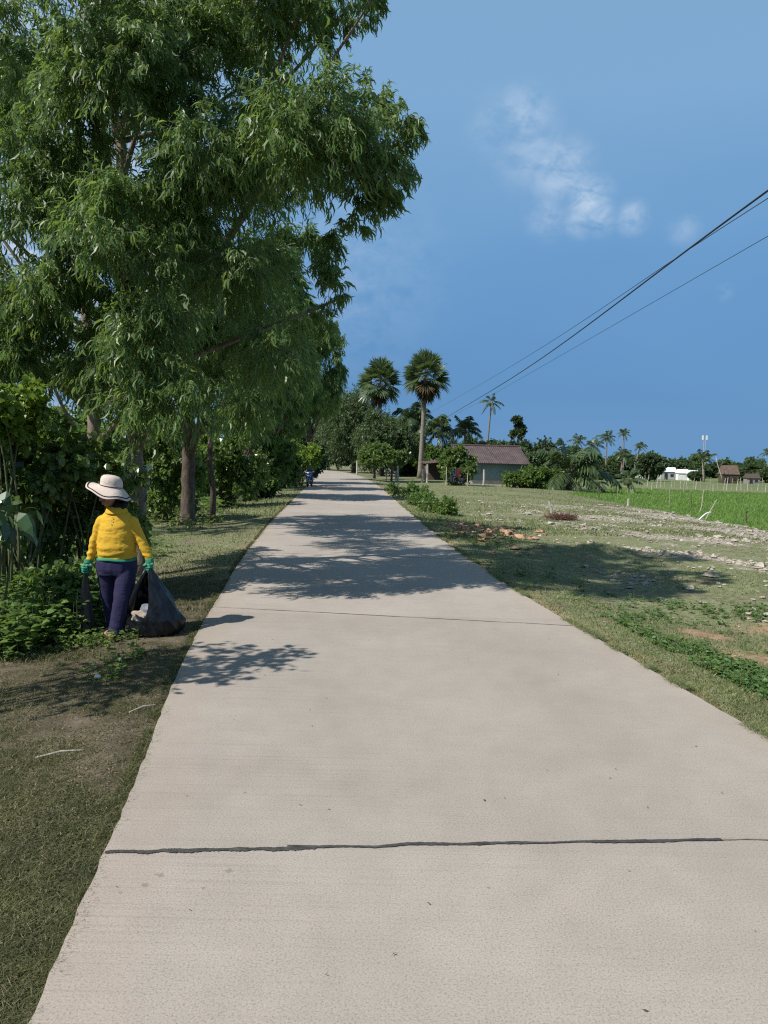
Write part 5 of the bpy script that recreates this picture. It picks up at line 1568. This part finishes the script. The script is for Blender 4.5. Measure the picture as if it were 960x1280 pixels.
md = ob.modifiers.new('thick', 'SOLIDIFY'); md.thickness = .003; md.offset = -1
for pts, w in (([(-.25, -.05, .205), (-.225, -.07, .30), (-.18, -.075, .43), (-.12, -.07, .56), (-.066, -.058, .675)], .034), ([(-.23, .07, .23), (-.18, .05, .38), (-.11, 0, .56), (-.06, -.05, .675)], .03)):
    g = MB(); g.tube(pts, np.linspace(w, .013, len(pts)), 9, flat=.35, jit=.25, rng=np.random.default_rng(5)); g.build('sack_strap', film, sack, True)


def crumple(name, label, c, r, mat, seed):
    g = MB(); g.ell((0, 0, 0), r, seg=18, rings=12)
    v = g.V[0]; rg_ = seed * 3.1
    g.V[0] = v * np.array([1 + .35 * noise.noise(Vector((p[0] * 16 + rg_, p[1] * 16, p[2] * 16))) + .18 * noise.noise(Vector((p[0] * 45, p[1] * 45 + rg_, p[2] * 45))) for p in v])[:, None]
    o = g.build(name, mat, None, False, sb + np.array(c)); return tag(o, label, 'rubbish')


crumple('crumpled_paper', 'pale beige crumpled paper lying in the mouth of the black sack', (-.13, -.085, .185), (.10, .07, .06), plain('waste_paper', (.33, .27, .21), .85, .2, 12), 1)
crumple('plastic_scrap', 'crumpled grey-blue plastic scrap in the black sack, behind the paper', (-.06, -.03, .24), (.09, .07, .06), plain('grey_plastic', (.17, .19, .22), .35, .2, 14), 2)
lb = pb + np.array([-.262, -.055, 0]); lb[2] = float(ground_z(lb[0], lb[1]))
limp = thing('limp_sack', 'empty folded black plastic bag hanging limp from the gloved hand on her other side', 'sack', lb)
g = MB(); rows = []
a = np.arange(28) / 28 * 2 * PI
for z, w, d in ((.735, .022, .016), (.69, .016, .014), (.62, .022, .016), (.54, .032, .018), (.44, .042, .02), (.32, .048, .022), (.2, .054, .024), (.10, .058, .026), (.045, .05, .022)):
    rows.append(np.stack([w * np.cos(a) * (1 + .2 * np.sin(6 * a + z * 5)) + .01 * math.sin(z * 9), d * np.sin(a) * (1 + .3 * np.sin(5 * a + z * 8)), z + .012 * np.sin(3 * a)], 1))
g.loft(rows); g.build('bag_film', film, limp, True)

# pale plastic sheet tied beside the trunk
sh = at(178, 608, 11.45); shp = thing('plastic_sheet', 'pale bluish-white plastic sheet hung on the acacia trunk behind the person', 'sheet', sh)
g = MB(); n1, n2 = 16, 26; V = []
for i in range(n2):
    for j in range(n1):
        u, v = j / (n1 - 1), i / (n2 - 1)
        V.append((-.10 + .25 * u * (1 - .25 * v) - .04 * v + .01 * math.sin(v * 20), -.05 + .02 * math.sin(u * 14 + v * 3) + .02 * noise.noise(Vector((u * 6, v * 9, 0))), .30 - .70 * v + .02 * math.sin(u * 9)))
g.poly(V, [(i * n1 + j, i * n1 + j + 1, (i + 1) * n1 + j + 1, (i + 1) * n1 + j) for i in range(n2 - 1) for j in range(n1 - 1)])
o_ = g.build('film', plain('pale_blue_sheet', (.52, .58, .72), .5, .12, 9), shp, True); md = o_.modifiers.new('thick', 'SOLIDIFY'); md.thickness = .004
g = MB(); g.tube([(-.12, .02, .29), (.0, -.06, .30), (.14, -.05, .29)], [.006] * 3, 5); g.build('string', M['darkwood'], shp)
# odds and ends on the left verge
b = on_ground(122, 849); g = MB(); g.ell((0, 0, .018), (.03, .022, .02), seg=7, rings=5); tag(g.build('paper_scrap', M['white'], None, False, b), 'small white scrap lying in the shaded turf below the person', 'litter')
for (px, py, L, az, lab) in [(75, 945, .26, .5, 'pale dry stick lying in the turf at the left edge'), (178, 888, .2, .9, 'short pale stick lying by the slab edge below the person')]:
    b = on_ground(px, py); g = MB(); g.tube([(-L / 2 * math.cos(az), -L / 2 * math.sin(az), .012), (0, .015, .022), (L / 2 * math.cos(az), L / 2 * math.sin(az), .014)], [.005, .0065, .004], 6)
    tag(g.build('dry_stick', M['deadwood'], None, False, b), lab, 'stick')

# ------------------------------------------------------------------ scooter and rider coming along the road
def torus(mb_, c, R_, r, n=28, k=10):
    a = np.arange(n) / n * 2 * PI; b = np.arange(k) / k * 2 * PI
    rings = np.stack([np.broadcast_to(r * np.sin(b), (n, k)), (R_ + r * np.cos(b))[None, :] * np.cos(a)[:, None], (R_ + r * np.cos(b))[None, :] * np.sin(a)[:, None]], -1) + np.array(c)
    rings = np.concatenate([rings, rings[:1]]); mb_.loft(rings, cap=False)


kb = np.array([*on_ground(387, 612.5)[:2], 0.0]); KS = .86
kr = thing('motor_scooter', 'dark blue motor scooter coming along the left edge of the road', 'scooter', kb, R(-6), scale=KS)
rub = plain('tyre_rubber', (.02, .02, .02), .85, .2, 20); blue = plain('blue_fairing', (.06, .10, .20), .35, .1, 2, spec=.6); chrome = plain('grey_metal', (.45, .46, .48), .35, .1, 4, metal=.8)
for y in (-.62, .60):
    g = MB(); torus(g, (0, y, .225), .175, .052); w_ = g.build('wheel', rub, kr, True)
    g = MB(); g.tube([(-.02, y, .225), (.02, y, .225)], [.125, .125], 18); g.build('rim', chrome, w_)
g = MB(); a = np.linspace(.25, 2.6, 12)
g.loft([np.stack([np.full(12, x), -.62 + .25 * np.cos(a), .225 + .25 * np.sin(a) + dz], 1) for x, dz in ((-.06, -.03), (-.045, .0), (.045, 0), (.06, -.03))], cap=False, closed=False); g.build('front_fender', blue, kr, True)
g = MB()
for s in (-1, 1): g.tube([(s * .07, -.62, .225), (s * .06, -.50, .62)], [.022, .026], 8)
g.build('fork', chrome, kr)
g = MB(); oval_loft(g, [(.34, 0, -.42, .13, .05), (.5, 0, -.45, .19, .06), (.68, 0, -.46, .21, .065), (.84, 0, -.44, .16, .07)]); g.build('front_shield', blue, kr, True)
g = MB(); g.ell((0, -.47, .94), (.15, .10, .085)); hc2 = g.build('handlebar_cowl', blue, kr, True)
g = MB(); g.ell((0, -.545, .93), (.075, .04, .05)); g.build('headlight', plain('lamp_glass', (.62, .64, .66), .15, .05, 3), kr, True)
g = MB(); g.tube([(-.35, -.38, 1.0), (-.15, -.45, .98), (.15, -.45, .98), (.35, -.38, 1.0)], [.016] * 4, 8); g.build('handlebar', chrome, kr, True)
for s in (-1, 1):
    g = MB(); g.tube([(s * .22, -.43, .99), (s * .30, -.45, 1.17)], [.008, .008], 6); g.ell((s * .31, -.45, 1.20), (.06, .02, .04)); g.build('mirror', M['wire'], kr, True)
    g = MB(); g.tube([(s * .26, -.41, .995), (s * .37, -.375, 1.0)], [.022, .022], 8); g.build('grip', rub, kr)
g = MB(); g.box((0, -.08, .30), (.30, .55, .07)); g.build('footboard', rub, kr)
g = MB(); oval_loft(g, [(.30, 0, .42, .13, .36), (.50, 0, .45, .16, .42), (.68, 0, .46, .15, .42)]); g.build('rear_body', blue, kr, True)
g = MB(); oval_loft(g, [(.675, 0, .42, .15, .40), (.72, 0, .42, .16, .42), (.76, 0, .42, .13, .38)]); g.build('seat', rub, kr, True)
rd = thing('person', 'rider in a blue shirt and teal cap on the motor scooter', 'person', kb, R(-6), scale=KS)
h = MB(); h.ell((0, .10, 1.42), (.075, .09, .11)); h.cap((0, .14, 1.22), .05, (0, .12, 1.34), .048); h.cap((0, .01, 1.42), .012, (0, -.005, 1.395), .015)
for s in (-1, 1): h.ell((s * .075, .11, 1.41), (.012, .02, .03))
oval_loft(h, [(.74, 0, .22, .14, .10), (.95, 0, .20, .13, .09), (1.15, 0, .17, .16, .09), (1.23, 0, .16, .07, .06)])
for s in (-1, 1):
    chain(h, [(s * .17, .15, 1.18), (s * .27, -.05, 1.02), (s * .30, -.36, 1.02)], [.05, .04, .028]); hand(h, (s * .30, -.34, 1.045), s)
    chain(h, [(s * .10, .2, .79), (s * .15, -.20, .74), (s * .13, -.12, .36)], [.08, .06, .04]); chain(h, [(s * .13, -.10, .37), (s * .14, -.26, .36)], [.036, .03])
remeshed('body', h, .010, M['skin'], rd, 2)
g = MB(); oval_loft(g, [(.73, 0, .22, .17, .13), (.95, 0, .20, .165, .125), (1.12, 0, .17, .19, .115), (1.21, 0, .16, .12, .08), (1.24, 0, .16, .07, .06)])
for s in (-1, 1): chain(g, [(s * .165, .15, 1.16), (s * .275, -.05, 1.01), (s * .30, -.26, 1.01)], [.07, .055, .042])
remeshed('shirt', g, .014, cloth('blue_shirt', (.07, .14, .24), .85, .1), rd, 3)
g = MB()
for s in (-1, 1): chain(g, [(s * .09, .22, .80), (s * .155, -.20, .75), (s * .135, -.12, .42)], [.10, .078, .055])
remeshed('trousers', g, .014, cloth('dark_trousers', (.03, .03, .045), .85, .1), rd, 3)
g = MB(); g.ell((0, .11, 1.47), (.088, .102, .075)); g.ell((0, -.0, 1.465), (.06, .06, .012)); remeshed('cap', g, .010, cloth('teal_cap', (.06, .20, .22), .8, .1), rd, 2)
